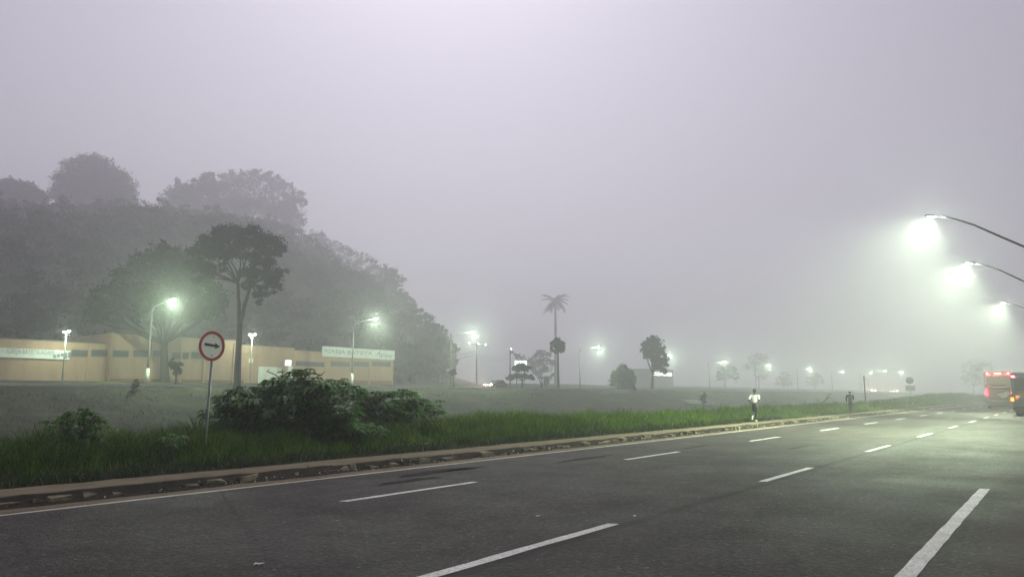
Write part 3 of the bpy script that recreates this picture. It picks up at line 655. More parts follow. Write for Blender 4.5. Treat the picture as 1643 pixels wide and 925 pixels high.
for x, y in [(585, 640), (600, 634), (615, 632), (630, 634), (645, 628), (655, 634), (575, 650), (668, 642)]:
    big.append((x, y, 22)); big.append((x + rs.uniform(-10, 10), y + rs.uniform(14, 40), 18)); big.append((x + rs.uniform(-10, 10), y + rs.uniform(14, 45), 16))
bush('leafy_bush', 'medium leafy bush joined to the right end of the large dark one', 620, 17.4, big, 8)
bush('leafy_sapling', 'small pale green sapling with drooping leaves at the right end of the bushes', 688, 17.2, [(690, 650, 16), (684, 656, 12), (698, 660, 12), (680, 668, 8)], 12, 1.0)
bush('leafy_weed', 'low broad-leaved weed poking out of the grass at the left', 128, 16.6, [(135, 664, 18), (122, 668, 14), (146, 672, 12), (108, 676, 12), (92, 680, 10), (158, 686, 10), (130, 684, 14), (100, 694, 12), (140, 696, 14), (120, 700, 12), (165, 700, 10), (82, 690, 8)], 21, .62)
bush('low_weed', 'low brownish weed clump in the grass in front of the right end of the bushes', 592, 15.6, [(592, 684, 14), (580, 692, 12), (604, 690, 12), (588, 700, 10), (612, 698, 8), (572, 700, 8)], 33, .5)
bush('low_weed', 'small leafy weed in the grass just left of the arrow sign post', 282, 15.4, [(282, 706, 12), (270, 712, 9), (294, 712, 9)], 35, .55)
def twig(label, pts, d, r=.02):
    b = MB(); s0, z0 = on_d(*pts[0][0], d); root = None
    Pm = lambda q: (on_d(q[0], q[1], d)[0] - s0, 0.0, on_d(q[0], q[1], d)[1] - z0)
    for line in pts: b.tube([Vector(Pm(q)) + Vector((0, random.uniform(-.05, .05), 0)) for q in line], [r * (1 - .6 * i / len(line)) for i in range(len(line))], 6)
    o = b.build('dead_branch', M['deadwood'], None, True); o.location = W(s0, d, z0); o.rotation_euler = (0, 0, TH); return tag(o, label, 'branch')
twig('bare forked dead branch sticking up from the top of the large bush', [[(470, 625), (455, 610), (440, 600), (428, 595), (433, 592)], [(480, 620), (490, 606), (500, 592), (499, 590)], [(486, 622), (505, 606), (518, 600), (520, 596)]], 17.6, .022)
twig('dark dead branch with a crooked end in the grass left of the walker', [[(1312, 652), (1324, 642), (1331, 636), (1336, 640)], [(1324, 642), (1328, 634), (1334, 631)], [(1318, 648), (1310, 640)]], 18.5, .05)

# ------------------------------------------------------------------ arrow sign
s0, _ = on_d(333, HY, 15.6); zb = ztf(s0, 15.6); r_post = thing('road_sign', 'round white road sign with red rim and black arrow pointing right, on a steel post', 'road sign', W(s0, 15.6, zb), 0)
Y = dist(333, 15.6); zc = EYE + ray(347, 555)[1] * Y - zb; lean = (ray(347, 555)[0] - ray(333, 720)[0]) * Y - 0.0
MB().tube([(0, 0, -.3), (lean * .98, .03, zc + .33)], [.031, .031], 14).build('post', M['steel'], r_post, True)
face = bpy.data.objects.new('sign_panel', None)
R_ = size(23.6, 347, 15.6); ang = math.atan2(W(s0, 15.6).x, W(s0, 15.6).y)     # line of sight to the sign
turn = -ang + math.radians(36)
sp = MB().disc((0, 0, 0), R_, 'y', .006, 64).build('sign_panel', M['sign_face'], r_post); sp.location = (lean * zc / (zc + .33), -.045, zc); sp.rotation_euler = (0, math.radians(2.0), turn)
MB().ring((0, -.006, 0), R_ * .80, R_ * 1.0, 'y', .005, 64).build('red_rim', M['sign_red'], sp)
q = R_
MB().prism([(-.56 * q, -.015 * q), (.26 * q, -.045 * q), (.24 * q, -.165 * q), (.62 * q, .015 * q), (.22 * q, .235 * q), (.23 * q, .115 * q), (-.57 * q, .175 * q)][::-1], 'y', -.009, -.0045).build('arrow', M['sign_black'], sp)
for dz in (.62, -.62): MB().disc((0.02, -.006, dz * q), .013, 'y', .008, 10).build('bolt', M['dark_steel'], sp)
for dz in (.62, -.62): MB().box(-.045, .045, .006, .04, dz * q - .02, dz * q + .02).build('bracket', M['steel'], sp)

# ------------------------------------------------------------------ street lamps
LCOL = (.80, 1.0, .67)
def lamp_head(root, loc, yaw_, tilt, power, sc=1.0, col=LCOL, far=False, cone=140, blend=.5, halo=.12, aim=0, twist=0):
    """cobra head: housing, lens and its bulb; the local -x axis points away from the arm"""
    h = MB(); L_ = .72 * sc
    prof = [(.0, .055), (.12, .075), (.45, .10), (.62, .085), (.72, .03)]
    vs, fs, n = [], [], 10
    for x, r in prof:
        for k in range(n):
            a = PI * k / (n - 1); vs.append((-x * sc, math.cos(a) * r * 1.7 * sc, math.sin(a) * r * sc))
    for i in range(len(prof) - 1):
        for k in range(n - 1): fs.append((i * n + k, i * n + k + 1, (i + 1) * n + k + 1, (i + 1) * n + k))
        fs.append((i * n, (i + 1) * n, (i + 1) * n + n - 1, i * n + n - 1))
    fs.append(tuple(range(n))); fs.append(tuple(len(prof) * n - 1 - k for k in range(n)))
    h.add(vs, fs); hd = h.build('lamp_head', M['dark_steel'] if not far else M['steel'], root, True)
    hd.location = loc; hd.rotation_euler = Euler((0, tilt, yaw_), 'XYZ')
    if far: ln = MB().ball((-.42 * sc, 0, -.06), (.17 * sc, .15 * sc, .13 * sc), 14, 8).build('lens', M['lens_far'], hd, True)
    else: ln = MB().disc((-.42 * sc, 0, -.008), .15 * sc, 'z', .03, 16, .12 * sc).build('lens', M['lens'], hd)
    if power > 0:
        li = bpy.data.lights.new('beam', 'SPOT'); li.energy = power; li.color = col; li.spot_size = math.radians(cone); li.spot_blend = blend; li.shadow_soft_size = .10 * sc
        lo = bpy.data.objects.new('beam', li); COL.objects.link(lo); lo.parent = hd; lo.location = (-.42 * sc, 0, -.06 if not far else -.22 * sc)
        lo.rotation_euler = (math.radians(twist), math.radians(aim), 0)
        li = bpy.data.lights.new('bulb', 'POINT'); li.energy = power * halo; li.color = col; li.shadow_soft_size = .13 * sc
        lo = bpy.data.objects.new('bulb', li); COL.objects.link(lo); lo.parent = hd; lo.location = (-.42 * sc, 0, -.26 * sc if not far else -.34 * sc)
    return hd
NEAR_POWER = 16500
def near_lamp(label, px, py, h, power):
    # real spot found from the lamp's height
    rx, rz = ray(px, py); t = (h - EYE) / rz; s = rx * t * S_ + t * C_; d = -rx * t * C_ + t * S_
    return near_lamp_at(label, s, d, h, power)
def near_lamp_at(label, s, d, h, power):
    root = thing('street_lamp', label, 'street lamp', W(s, -2.9, -.06), TH, 'lamps on curved arms along the right side of the road')
    dd = d + 2.9 - .42
    pts = [(0, 0, -.3), (0, 0, 2.0), (0, .02, 3.6), (0, .35, 4.6), (0, dd * .2 + .25, 5.45), (0, dd * .36, 6.2), (0, dd * .53, h - 1.83), (0, dd * .70, h - 1.06), (0, dd * .83, h - .46), (0, dd * .92, h - .14), (0, dd * .97, h - .0), (0, dd, h + .05)]
    MB().tube(pts, [.085, .08, .075, .065, .055, .05, .045, .042, .038, .036, .034, .032], 12).build('curved_pole', M['dark_steel'], root, True)
    MB().box(-.2, .2, -.2, .2, -.05, .06).build('base_plate', M['concrete'], root)
    lamp_head(root, (0, dd, h + .05), -PI / 2, math.radians(12), power, .9, LCOL, False, 124, .85, .04, 16, -20)
    return root
near_lamp('nearest and brightest lamp on a curved dark arm over the right side of the road', 1493, 350, 9.0, NEAR_POWER)
near_lamp('second lamp on a curved arm, below and right of the brightest one', 1553, 424, 9.0, NEAR_POWER)
near_lamp('third lamp on a curved arm, above the coach and the teal bus', 1609, 487, 9.0, NEAR_POWER)
near_lamp_at('lamp hidden past the right picture edge further up the road', 98, 1.4, 9.0, NEAR_POWER * .35)
near_lamp_at('farthest lamp past the right picture edge behind the buses', 124, 1.6, 9.0, NEAR_POWER * .35)

FAR_POWER = 6000
def far_lamp(label, px, py, polepx, d=77.0, power=FAR_POWER, white=True, dp=81.6, sc=1.25):
    s, z = on_d(px, py, d); z0 = ztf(s, dp); root = thing('street_lamp', label, 'street lamp', W(s, dp, z0), TH, 'lamps along the avenue beyond the valley')
    H_ = z - z0; al = dp - d - .45
    p = MB().tube([(0, 0, -.3), (0, 0, H_ + .1)], [.13, .08] if dist(px, d) < 150 else [.10, .06], 10).build('pole', M['pole'], root, True)
    MB().tube([(0, 0, H_ - .9), (0, -.5, H_ - .35), (0, -al * .6, H_ - .05), (0, -al, H_ + .05)], [.045, .04, .035, .03], 8).build('arm', M['steel'], root, True)
    if white: MB().tube([(0, 0, 0), (0, 0, 1.75)], [.205, .20], 12).build('white_base', M['whitewash'], root, True)
    lamp_head(root, (0, -al, H_ + .05), PI / 2, math.radians(6), power, sc, (.74, 1.0, .66), True, 150, 1.0, .6, 0)
    return root
FL = [(278, 482, 238, 'avenue lamp in front of the broad tree, highest lamp on the left'), (602, 512, 565, 'avenue lamp shining above the second church sign'), (757, 533, 730, 'avenue lamp just past the foot of the hill, above the car'),
      (960, 557, 930, 'avenue lamp between the palm and the egg-shaped bush'), (1075, 570, 1050, 'avenue lamp just right of the lopsided tree'), (1162, 580, 1140, 'avenue lamp above the small forked tree'),
      (1234, 586, 1215, 'small distant lamp right of the airy tree'), (1299, 592, 1285, 'tiny lamp left of the walker, above the ghostly tree'), (1352, 596, 1340, 'tiny lamp straight above the walker')]
for i, (px, py, pp, lab) in enumerate(FL): far_lamp(lab, px, py, pp, power=FAR_POWER * (1 if i < 3 else 1.0), white=i < 2)
far_lamp('pin-point lamp left of the speed sign, first of the faint row', 1397, 597, 1390, 77, FAR_POWER)
far_lamp('pin-point lamp near the speed sign, middle of the faint row', 1420, 595, 1412, 70, FAR_POWER)
far_lamp('pin-point lamp just above the speed sign', 1447, 597, 1440, 66, FAR_POWER)
# lamps on the church forecourt
def yard_lamp(label, px, py, d, power):
    s, z = on_d(px, py, d); z0 = ztf(s, d); root = thing('yard_lamp', label, 'lamp', W(s, d, z0), TH); H_ = z - z0
    MB().tube([(0, 0, -.2), (0, 0, H_ - .1)], [.09, .06], 10).build('pole', M['steel'], root, True)
    MB().tube([(0, -.25, H_ - .12), (0, .25, H_ - .12)], .04, 8).build('crossbar', M['steel'], root, True)
    for q, sd in ((-.22, 0), (.22, PI)):
        hd = lamp_head(root, (0, q, H_ - .05), -PI / 2 if q > 0 else PI / 2, 0, power / 2, .9, (.80, 1.0, .72), True, 150, 1.0, 1.6, 0)
    return root
yard_lamp('twin-headed lamp rising above the left church roof near its first sign', 107, 530, 89.0, 300)
yard_lamp('twin-headed lamp behind the tall flat-topped tree, above the church gate', 405, 535, 89.0, 300)

# ------------------------------------------------------------------ church
D0 = 92.0
def S(px): return on_d(px, HY, D0)[0]
def Zb(px, py): return on_d(px, py, D0)[1]
ch = thing('church', 'long low peach church with flat parapets, ribbon windows and two name signs', 'church', W(S(160), D0, 3.0), TH)
s0c = S(160); X = lambda px: S(px) - s0c; Zr = lambda px, py: Zb(px, py) - 3.0
hA, hB, hC, hD = Zr(60, 546), Zr(270, 540), Zr(420, 555), Zr(550, 566)
xs = [X(-140), X(167), X(376), X(469), X(631)]
def wall(name, x0, x1, y0, y1, h, mat): return MB().box(x0, x1, y0, y1, -.8, h).build(name, M[mat], ch, False, .02)
wall('left_wall', xs[0], xs[1] - .01, 0, 14, hA, 'plaster'); wall('tall_wall', xs[1], xs[2], -.35, 14, hB, 'plaster')
wall('gate_wall', xs[2] + .01, xs[3], -.05, 13, hC, 'plaster'); wall('right_wall', xs[3] + .01, xs[4], .10, 13, hD, 'plaster_b')
for (x0, x1, y, h) in ((xs[0], xs[1] - .3, -.04, hA), (xs[1] - .06, xs[2] + .06, -.41, hB), (xs[2] + .07, xs[3] - .04, -.10, hC), (xs[3] + .05, xs[4] + .06, .05, hD)):
    MB().box(x0, x1, y, y + .3, h + .002, h + .14).build('coping', M['pole'], ch)
MB().box(xs[2] + .05, xs[3] - .03, -.13, -.052, hC - 1.12, hC - .98).build('ledge', M['plaster_b'], ch)
for (a, c_, y, m_, ya, yb) in ((384, 411, -.12, 'dado', 609, 622), (468, 629, .03, 'dado', 609, 619), (170, 374, -.40, 'dado', 608, 616)):
    MB().box(X(a), X(c_), y, y + .08, -.6, Zr((a + c_) / 2, ya)).build('base_band', M[m_], ch)
def window(px0, px1, y0, y1, yf):
    x0, x1 = X(px0), X(px1); z0, z1 = Zr((px0 + px1) / 2, y1), Zr((px0 + px1) / 2, y0)
    f = MB().box(x0 - .06, x1 + .06, yf - .05, yf, z0 - .08, z0).box(x0 - .06, x1 + .06, yf - .05, yf, z1, z1 + .06).box(x0 - .06, x0, yf - .05, yf, z0, z1).box(x1, x1 + .06, yf - .05, yf, z0, z1)
    n = max(1, int((x1 - x0) / 1.1))
    for i in range(1, n): xx = x0 + (x1 - x0) * i / n; f.box(xx - .025, xx + .025, yf - .04, yf - .012, z0, z1)
    w = f.build('window', M['grey_wall'], ch); MB().box(x0, x1, yf - .012, yf - .004, z0, z1).build('pane', M['winglass'], w)
for a, c_ in ((109, 135), (142, 168)): window(a, c_, 561, 571, 0)
for a, c_ in ((174, 199), (207, 232), (238, 262), (270, 296), (301, 318)): window(a, c_, 562 if a < 240 else 565, 572 if a < 240 else 575, -.35)
for a, c_ in ((473, 519), (530, 560), (566, 591), (596, 626)): window(a, c_, 580, 587, .10)
for px in (170, 137, 236, 284, 322, 370, 592): MB().box(X(px) - .14, X(px) + .14, (-.52 if 168 < px < 376 else -.12 if px < 168 else -.02), (-.36 if 168 < px < 376 else -.01 if px < 168 else .095), -.6, {170: hB, 137: hA, 592: Zr(592, 588)}.get(px, hB * .96)).build('pilaster', M['plaster_b'], ch)
g = MB().box(X(412), X(449), -.13, -.055, -.3, Zr(430, 588)).build('gate', M['gate'], ch)
b = MB()
for i in range(9): xx = X(412) + (X(449) - X(412)) * (i + .5) / 9; b.box(xx - .03, xx + .03, -.155, -.132, -.2, Zr(430, 589))
b.build('gate_rib', M['gate'], g)
dr = MB().box(X(389), X(410), -.145, -.055, -.4, Zr(400, 588)).build('door', M['plaster_b'], ch); MB().box(X(408), X(409), -.18, -.147, .7, .9).build('handle', M['steel'], dr)
MB().box(X(458), X(467), -.12, -.052, -.4, Zr(460, 587)).build('white_pier', M['gate'], ch)
pl = MB().box(X(396), X(402.5), -.12, -.052, Zr(400, 581), Zr(400, 575)).build('plaque', M['plate'], ch); MB().disc(((X(396) + X(402.5)) / 2, -.13, (Zr(400, 581) + Zr(400, 575)) / 2), .14, 'y', .02, 16).build('plaque_mark', M['letter'], pl)
# first name sign
z0, z1 = Zr(50, 574.5), Zr(50, 559.5); sg = MB().box(X(-60), X(105.5), -.20, -.045, z0, z1).build('name_sign', M['signwhite'], ch)
xl, xr = X(3), X(80); text_mesh('IGREJA BATISTA ÁGAPE', .80, sg, 'lettering', M['letter'], ((xl + xr) / 2, -.206, z0 + (z1 - z0) * .66), (PI / 2, 0, 0), width=xr - xl)
b = MB(); cx, cz = X(93), z0 + (z1 - z0) * .40
for i in range(5): b.box(cx - .9 + i * .38, cx - .62 + i * .38, -.212, -.20, cz - .28 + .1 * (i % 3), cz + .05 + .1 * i)
b.build('emblem', M['letter'], sg)
# second name sign, standing on the parapet
z0, z1 = Zr(572, 574), Zr(572, 558.5); sg = MB().box(X(514), X(631), -.12, .04, z0, z1).build('name_sign', M['signwhite'], ch)
text_mesh('IGREJA BATISTA', .85, sg, 'lettering', M['letter'], ((X(517) + X(594)) / 2, -.126, (z0 + z1) / 2 + .05), (PI / 2, 0, 0), width=X(594) - X(517))
text_mesh('Ágape', 1.1, sg, 'lettering', M['letter'], ((X(600) + X(627)) / 2, -.126, (z0 + z1) / 2), (PI / 2, .10, 0), shear=.35, width=X(627) - X(600))
MB().box(xs[0] + .3, xs[4] - .3, 1.0, 12.5, hD - .6, hD - .4).build('roof', M['roof'], ch)
# lit box sign on its post
sb, zb_ = on_d(460.5, 615, 90.6); lb = thing('lit_sign', 'small bright white box sign hung over the church gate', 'sign', W(sb, 90.6, ztf(sb, 90.6)), TH); zc1, zc0 = on_d(460, 577, 90.6)[1] - ztf(sb, 90.6), on_d(460, 586.5, 90.6)[1] - ztf(sb, 90.6)
hw = size(9.5, 460, 90.6) / 2 * 1.2
MB().box(-hw, hw, -.10, .12, zc0, zc1).build('sign_box', M['gate'], lb, False, .02); fc = MB().box(-hw + .05, hw - .05, -.112, -.102, zc0 + .05, zc1 - .05).build('lit_face', M['lightbox'], lb)
text_mesh('Ágape', .42, fc, 'lettering', M['letter'], (0, -.118, (zc0 + zc1) / 2), (PI / 2, .1, 0), shear=.3, width=hw * 1.4)
MB().tube([(0, .02, -.2), (0, .02, zc0 + .02)], .06, 10).build('post', M['steel'], lb, True)

# pale wall and lamp of the houses on the ridge
s1, z1 = on_d(215, 341, 294); hw_ = thing('garden_wall', 'pale garden wall on the ridge between the dome tree and the plumed trees', 'wall', W(s1, 294, z1 - 2.4), TH)
for k, (x, h) in enumerate(((-12, 2.6), (-6, 2.9), (0, 2.4), (6, 2.8), (12, 2.3))): MB().box(x - 2.95, x + 2.95, 0, .25, -1.5, h).build('wall_panel', M['whitewash'], hw_)
s1, z1 = on_d(57, 329, 280); rl = thing('garden_lamp', 'pin-point white lamp on the dark slope at the far left', 'lamp', W(s1, 280, ztf(s1, 280)), TH); H_ = z1 - ztf(s1, 280)
MB().tube([(0, 0, -.3), (0, 0, H_)], .06, 8).build('pole', M['steel'], rl); MB().ball((0, 0, H_ + .1), .22).build('globe', M['lens_far'], rl, True)

# ------------------------------------------------------------------ avenue things
# utility pole with three floodlights, and its wires
s1, z1 = on_d(765, 551.5, 84); zg = ztf(s1, 84); up = thing('utility_pole', 'dark utility pole with three tiny floodlights on its crossbar beyond the car', 'utility pole', W(s1, 84, zg), TH); H_ = z1 - zg
MB().tube([(0, 0, -.3), (0, 0, H_ + .2)], [.17, .11], 10).build('pole', M['pole'], up, True); MB().box(-2.6, 2.6, -.06, .06, H_ - .12, H_).build('crossbar', M['pole'], up)
for q in (-2.3, .2, 2.3): fl = MB().box(q - .10, q + .10, -.2, -.06, H_ - .05, H_ + .11).build('floodlight', M['steel'], up); MB().box(q - .06, q + .06, -.215, -.202, H_, H_ + .08).build('lens', M['lens_far'], fl)
s2, z2 = on_d(818.5, 560, 86); zg = ztf(s2, 86); u2 = thing('utility_pole', 'slim utility pole with a single tiny lamp left of the bushy tree', 'utility pole', W(s2, 86, zg), TH); H2 = z2 - zg
MB().tube([(0, 0, -.3), (0, 0, H2 + .1)], [.15, .10], 10).build('pole', M['pole'], u2, True); fl = MB().box(-.2, .2, -.25, -.1, H2 - .1, H2 + .2).build('floodlight', M['steel'], u2); MB().box(-.08, .08, -.265, -.252, H2, H2 + .12).build('lens', M['lens_far'], fl)
b = MB(); s3, z3 = on_d(640, 556, 86)
for q, dz in ((0, -.9), (0, -1.5)):
    A, B, Cc = W(s3, 86, z3 + dz), W(s1, 84, z1 + dz - .3), W(s2, 86, z2 + dz)
    for P0, P1 in ((A, B), (B, Cc)): b.tube([P0.lerp(P1, t / 8) - Vector((0, 0, 1.0 * math.sin(PI * t / 8))) for t in range(9)], .03, 5)
tag(b.build('power_cable', M['dark_steel']), 'two dark cables sagging between the utility poles past the hill', 'cable')

# billboard
s1, z1 = on_d(835.5, 587, 90); zg = ztf(s1, 90); bb = thing('billboard', 'glowing greenish white billboard behind the tiered tree', 'billboard', W(s1, 90, zg), TH - .35); zt_ = on_d(835.5, 578, 90)[1] - zg; zl = z1 - zg; w_ = size(19, 835, 90) / 2 * 1.25
MB().box(-w_, w_, 0, .25, zl, zt_).build('panel', M['steel'], bb); fc = MB().box(-w_ + .08, w_ - .08, -.02, -.002, zl + .08, zt_ - .08).build('lit_face', M['billboard'], bb)
b = MB()
for i in range(4): b.box(-w_ * .8 + i * w_ * .42, -w_ * .8 + i * w_ * .42 + w_ * .10, -.032, -.022, zl + .2, zt_ - .25)
b.build('dark_bars', M['letter'], fc)
for q in (-.6, .6): MB().tube([(q * w_, .12, -.2), (q * w_, .12, zl + .02)], .09, 8).build('post', M['dark_steel'], bb, True)

# bus shelter with arched roof
s1, _ = on_d(881, HY, 82.5); zg = ztf(s1, 82.5); bs = thing('bus_shelter', 'small bus shelter with arched pale roof below the tall palm', 'bus shelter', W(s1, 82.5, zg), TH); w_ = size(15, 881, 82) / 2 * 1.25; hh = on_d(881, 597, 82.5)[1] - zg
arc = [(-w_ + 2 * w_ * i / 12, hh - .9 + .9 * math.sin(PI * (i + .8) / 14)) for i in range(13)]
MB().prism(arc + [(u, v - .09) for u, v in arc[::-1]], 'y', -1.0, .9).build('arched_roof', M['signwhite'], bs)
for q in (-.85, .85): MB().tube([(q * w_, .6, -.2), (q * w_, .6, hh - .55)], .06, 8).build('post', M['steel'], bs)
MB().box(-w_ * .7, w_ * .7, .1, .55, .40, .47).build('bench', M['concrete'], bs); MB().box(-w_ * .85, w_ * .85, .62, .66, .3, hh - .8).build('back_panel', M['winglass'], bs)

# lit-window building
s1, _ = on_d(1064, HY, 140); zg = ztf(s1, 140); lbld = thing('lit_building', 'low grey building with one long strip of brightly lit windows', 'building', W(s1, 140, zg), TH)
w_ = size(51, 1064, 140) / 2 * 1.32; za, zb2 = on_d(1064, 602.5, 140)[1] - zg, on_d(1064, 597, 140)[1] - zg
MB().box(-w_ * 1.15, w_ * 1.15, 0, 14, -1, zb2 + 1.1).build('wall', M['grey_wall'], lbld); MB().box(-w_ * 1.18, w_ * 1.18, -.3, 14.3, zb2 + 1.102, zb2 + 1.35).build('roof', M['roof'], lbld)
e = [-1, -.86, -.80, -.62, -.57, -.28, -.20, -.02, .06, .22, .28, .44, .50, .70, .76, .98]
for i in range(0, 16, 2): f_ = MB().box(e[i] * w_ - .1, e[i + 1] * w_ + .1, -.06, -.003, za - .1, zb2 + .1).build('window', M['dark_steel'], lbld); MB().box(e[i] * w_, e[i + 1] * w_, -.08, -.062, za + (.1 if i % 4 else 0), zb2).build('lit_pane', M['litwin'], f_)

# footbridge over the valley
A = on_d(1072, 638.5, 71.5); B = on_d(1296, 648.5, 27.0); PA, PB = W(A[0], 71.5, A[1] - .25), W(B[0], 27.0, B[1] - .25)
dv = PB - PA; L_ = math.hypot(dv.x, dv.y); fbr = thing('footbridge', 'long pale concrete footbridge crossing the valley behind the runner', 'bridge', PA, math.atan2(dv.y, dv.x)); sl = dv.z / L_
def deck(y0, y1, z0, z1): return MB().add([(x, y, z + sl * x) for x in (-2, L_ + 1) for y in (y0, y1) for z in (z0, z1)], [(0, 1, 3, 2), (4, 6, 7, 5), (0, 4, 5, 1), (2, 3, 7, 6), (0, 2, 6, 4), (1, 5, 7, 3)])
deck(-.9, .9, -.45, 0).build('deck', M['concrete'], fbr); deck(-1.05, -.903, -.5, .16).build('kerb_beam', M['concrete'], fbr); deck(.903, 1.05, -.5, .16).build('kerb_beam', M['concrete'], fbr)
for k in range(1, 5): x = L_ * k / 5; MB().box(x - .3, x + .3, -.8, .8, -4, -.455 + sl * x).build('pier', M['concrete'], fbr)

# speed sign and equipment pole on the bank
s1, z1 = on_d(1459.5, 610, 18.5); zg = ztf(s1, 18.5); ss_ = thing('speed_sign', 'pale round speed sign with a plate under it on the grassy bank', 'road sign', W(s1, 18.5, zg), TH - PI / 2); zc = z1 - zg; r_ = size(5.3, 1459, 18.5)
MB().tube([(0, .04, -.3), (0, .04, zc + r_ * .8)], .045, 10).build('post', M['steel'], ss_, True)
p_ = MB().disc((0, 0, zc), r_, 'y', .02, 40).build('sign_panel', M['plate'], ss_); MB().ring((0, -.014, zc), r_ * .80, r_, 'y', .008, 40).build('dark_rim', M['deadwood'], p_)
text_mesh('60', r_ * 1.05, p_, 'number', M['sign_black'], (0, -.018, zc), (PI / 2, 0, 0), .003)
MB().box(-r_ * 1.25, r_ * 1.35, -.012, .012, zc - r_ * 3.1, zc - r_ * 1.35).build('plate', M['plate'], ss_)
s1, z1 = on_d(1386, 603, 18.5); zg = ztf(s1, 18.5); ep = thing('equipment_pole', 'thin dark pole with two pale fittings on top, right of the walker', 'pole', W(s1, 18.5, zg), TH); H_ = z1 - zg
MB().tube([(0, 0, -.3), (0, 0, H_ - .5)], [.075, .06], 10).build('pole', M['dark_steel'], ep, True); MB().box(-.11, .11, -.16, .1, H_ - .5, H_ - .22).build('fitting', M['signwhite'], ep, False, .02); MB().box(-.09, .09, -.14, .08, H_ - .16, H_ + .06).build('fitting', M['signwhite'], ep, False, .02)
MB().tube([(0, 0, H_ - .52), (0, 0, H_ + .1)], .025, 8).build('mast_tip', M['dark_steel'], ep)

# ------------------------------------------------------------------ vehicles
def wheel(parent, x, y, r, w, out):
    t = MB().ring((x, y, r), r * .58, r, 'y', w, 24).build('wheel', M['rubber'], parent, True)
    MB().disc((x, y + out * w * .18, r), r * .57, 'y', w * .5, 20).build('rim', M['rim'], t)
def rrect(w, z0, z1, r, n=6, rb=None):
    rb = rb if rb is not None else r; P = []
    for cx, cz, a0, rr in ((w - r, z1 - r, 0, r), (-w + r, z1 - r, PI / 2, r), (-w + rb, z0 + rb, PI, rb), (w - rb, z0 + rb, 1.5 * PI, rb)):
        for i in range(n + 1): a = a0 + PI / 2 * i / n; P.append((cx + rr * math.cos(a), cz + rr * math.sin(a)))
    return P
def loft_body(rings):
    b = MB(); n = len(rings[0][1]); vs = [(x, u, v) for x, ring in rings for u, v in ring]; fs = [tuple(range(n))[::-1], tuple((len(rings) - 1) * n + k for k in range(n))]
    for i in range(len(rings) - 1):
        for k in range(n): fs.append((i * n + k, i * n + (k + 1) % n, (i + 1) * n + (k + 1) % n, (i + 1) * n + k))
    return b.add(vs, fs)
def bus(name, label, s, d, L_, W2, H_, paint, kind):
    root = thing(name, label, 'bus', W(s, d, 0), TH)
    R = lambda k, z0=.42, z1=H_: rrect(W2 * k, z0 + (1 - k) * 1.2, z1 - (1 - k) * 2.4, .22, 6, .08)
    loft_body([(-.02, R(.965)), (.05, R(.99)), (.18, R(1)), (L_ - .5, R(1)), (L_ - .1, R(.97)), (L_, R(.93))]).build('body', M[paint], root, True)
    MB().box(.3, L_ - .3, -W2 + .12, W2 - .12, .22, .46).build('underbody', M['blackplastic'], root)
    MB().prism(rrect(W2 * .97, .34, .66, .08), 'x', -.10, .06).build('bumper', M['blackplastic' if kind == 'city' else 'cream_dirty'], root)
    for y, o_ in ((W2 - .17, 1), (-W2 + .17, -1)):
        for x in (2.6, L_ - 2.9): wheel(root, x, y, .50, .30, o_)
        sw = MB().box(.9, L_ - 1.2, y + o_ * .165, y + o_ * .185, 1.75, H_ - .75).build('side_window', M['carglass'], root)
        b = MB()
        for k in range(1, 7): xx = .9 + (L_ - 2.1) * k / 7; b.box(xx - .04, xx + .04, y + o_ * .186, y + o_ * .20, 1.75, H_ - .75)
        b.build('window_bar', M['blackplastic'], sw)
    return root
c1 = bus('coach', 'cream long-distance coach seen from behind, with red lamps along its roof edge', 93.5, 6.05, 12.5, 1.32, 4.0, 'cream_paint', 'coach')
MB().box(-.075, -.03, -1.12, 1.12, 2.62, 3.50).build('upper_panel', M['cream_paint'], c1, False, .05)
MB().prism([(-.85, 2.52), (.85, 2.52), (.55, 2.40), (-.55, 2.40)], 'x', -.09, -.02).build('dark_slot', M['blackplastic'], c1)
b = MB(); b.tube([(-.10, -1.24 + 2.48 * i / 16, 2.66 - .42 * math.sin(PI * min(max((i - 0) / 16, 0), 1)) ** .55) for i in range(17)], .075, 8); b.build('curved_trim', M['silver'], c1, True)
MB().box(-.085, -.02, -1.0, 1.0, 2.02, 2.16).build('dark_slot', M['blackplastic'], c1)
h_ = MB().box(-.07, -.02, -1.0, 1.0, .98, 1.98).build('engine_hatch', M['cream_dirty'], c1, False, .03)
MB().prism([(-.15, 1.15), (-.55, 1.20), (-.95, 1.62), (-.72, 1.88), (-.35, 1.70), (.12, 1.62), (.25, 1.44), (.02, 1.38)], 'x', -.078, -.0705).build('emblem', M['logo_pale'], h_)
MB().box(-.115, -.03, -1.15, 1.15, .78, .86).build('chrome_strip', M['silver'], c1, False, .02)
MB().prism([(1.02, 1.35), (1.26, 1.38), (1.28, 1.72), (1.20, 2.05), (1.12, 2.05), (1.02, 1.66)], 'x', -.10, .10).build('tail_lamp', M['red_lamp'], c1)
MB().prism([(-1.02, 1.35), (-1.26, 1.38), (-1.28, 1.72), (-1.20, 2.05), (-1.12, 2.05), (-1.02, 1.66)][::-1], 'x', -.10, .10).build('tail_lamp', M['red_lamp'], c1)
for y0, y1 in ((.86, 1.04), (-.30, .30), (-1.04, -.86)): MB().box(-.07, .10, y0, y1, 3.70, 3.80).build('marker_lamp', M['red_glow'], c1)
def glow(parent, loc, power, col):
    li = bpy.data.lights.new('bulb', 'POINT'); li.energy = power; li.color = col; li.shadow_soft_size = .05
    lo = bpy.data.objects.new('bulb', li); COL.objects.link(lo); lo.parent = parent; lo.location = loc
for y in (.95, 0, -.95): glow(c1, (-.22, y, 3.78), 11, (1, .12, .14))
glow(c1, (-.25, 1.18, 1.75), 22, (1, .05, .09))
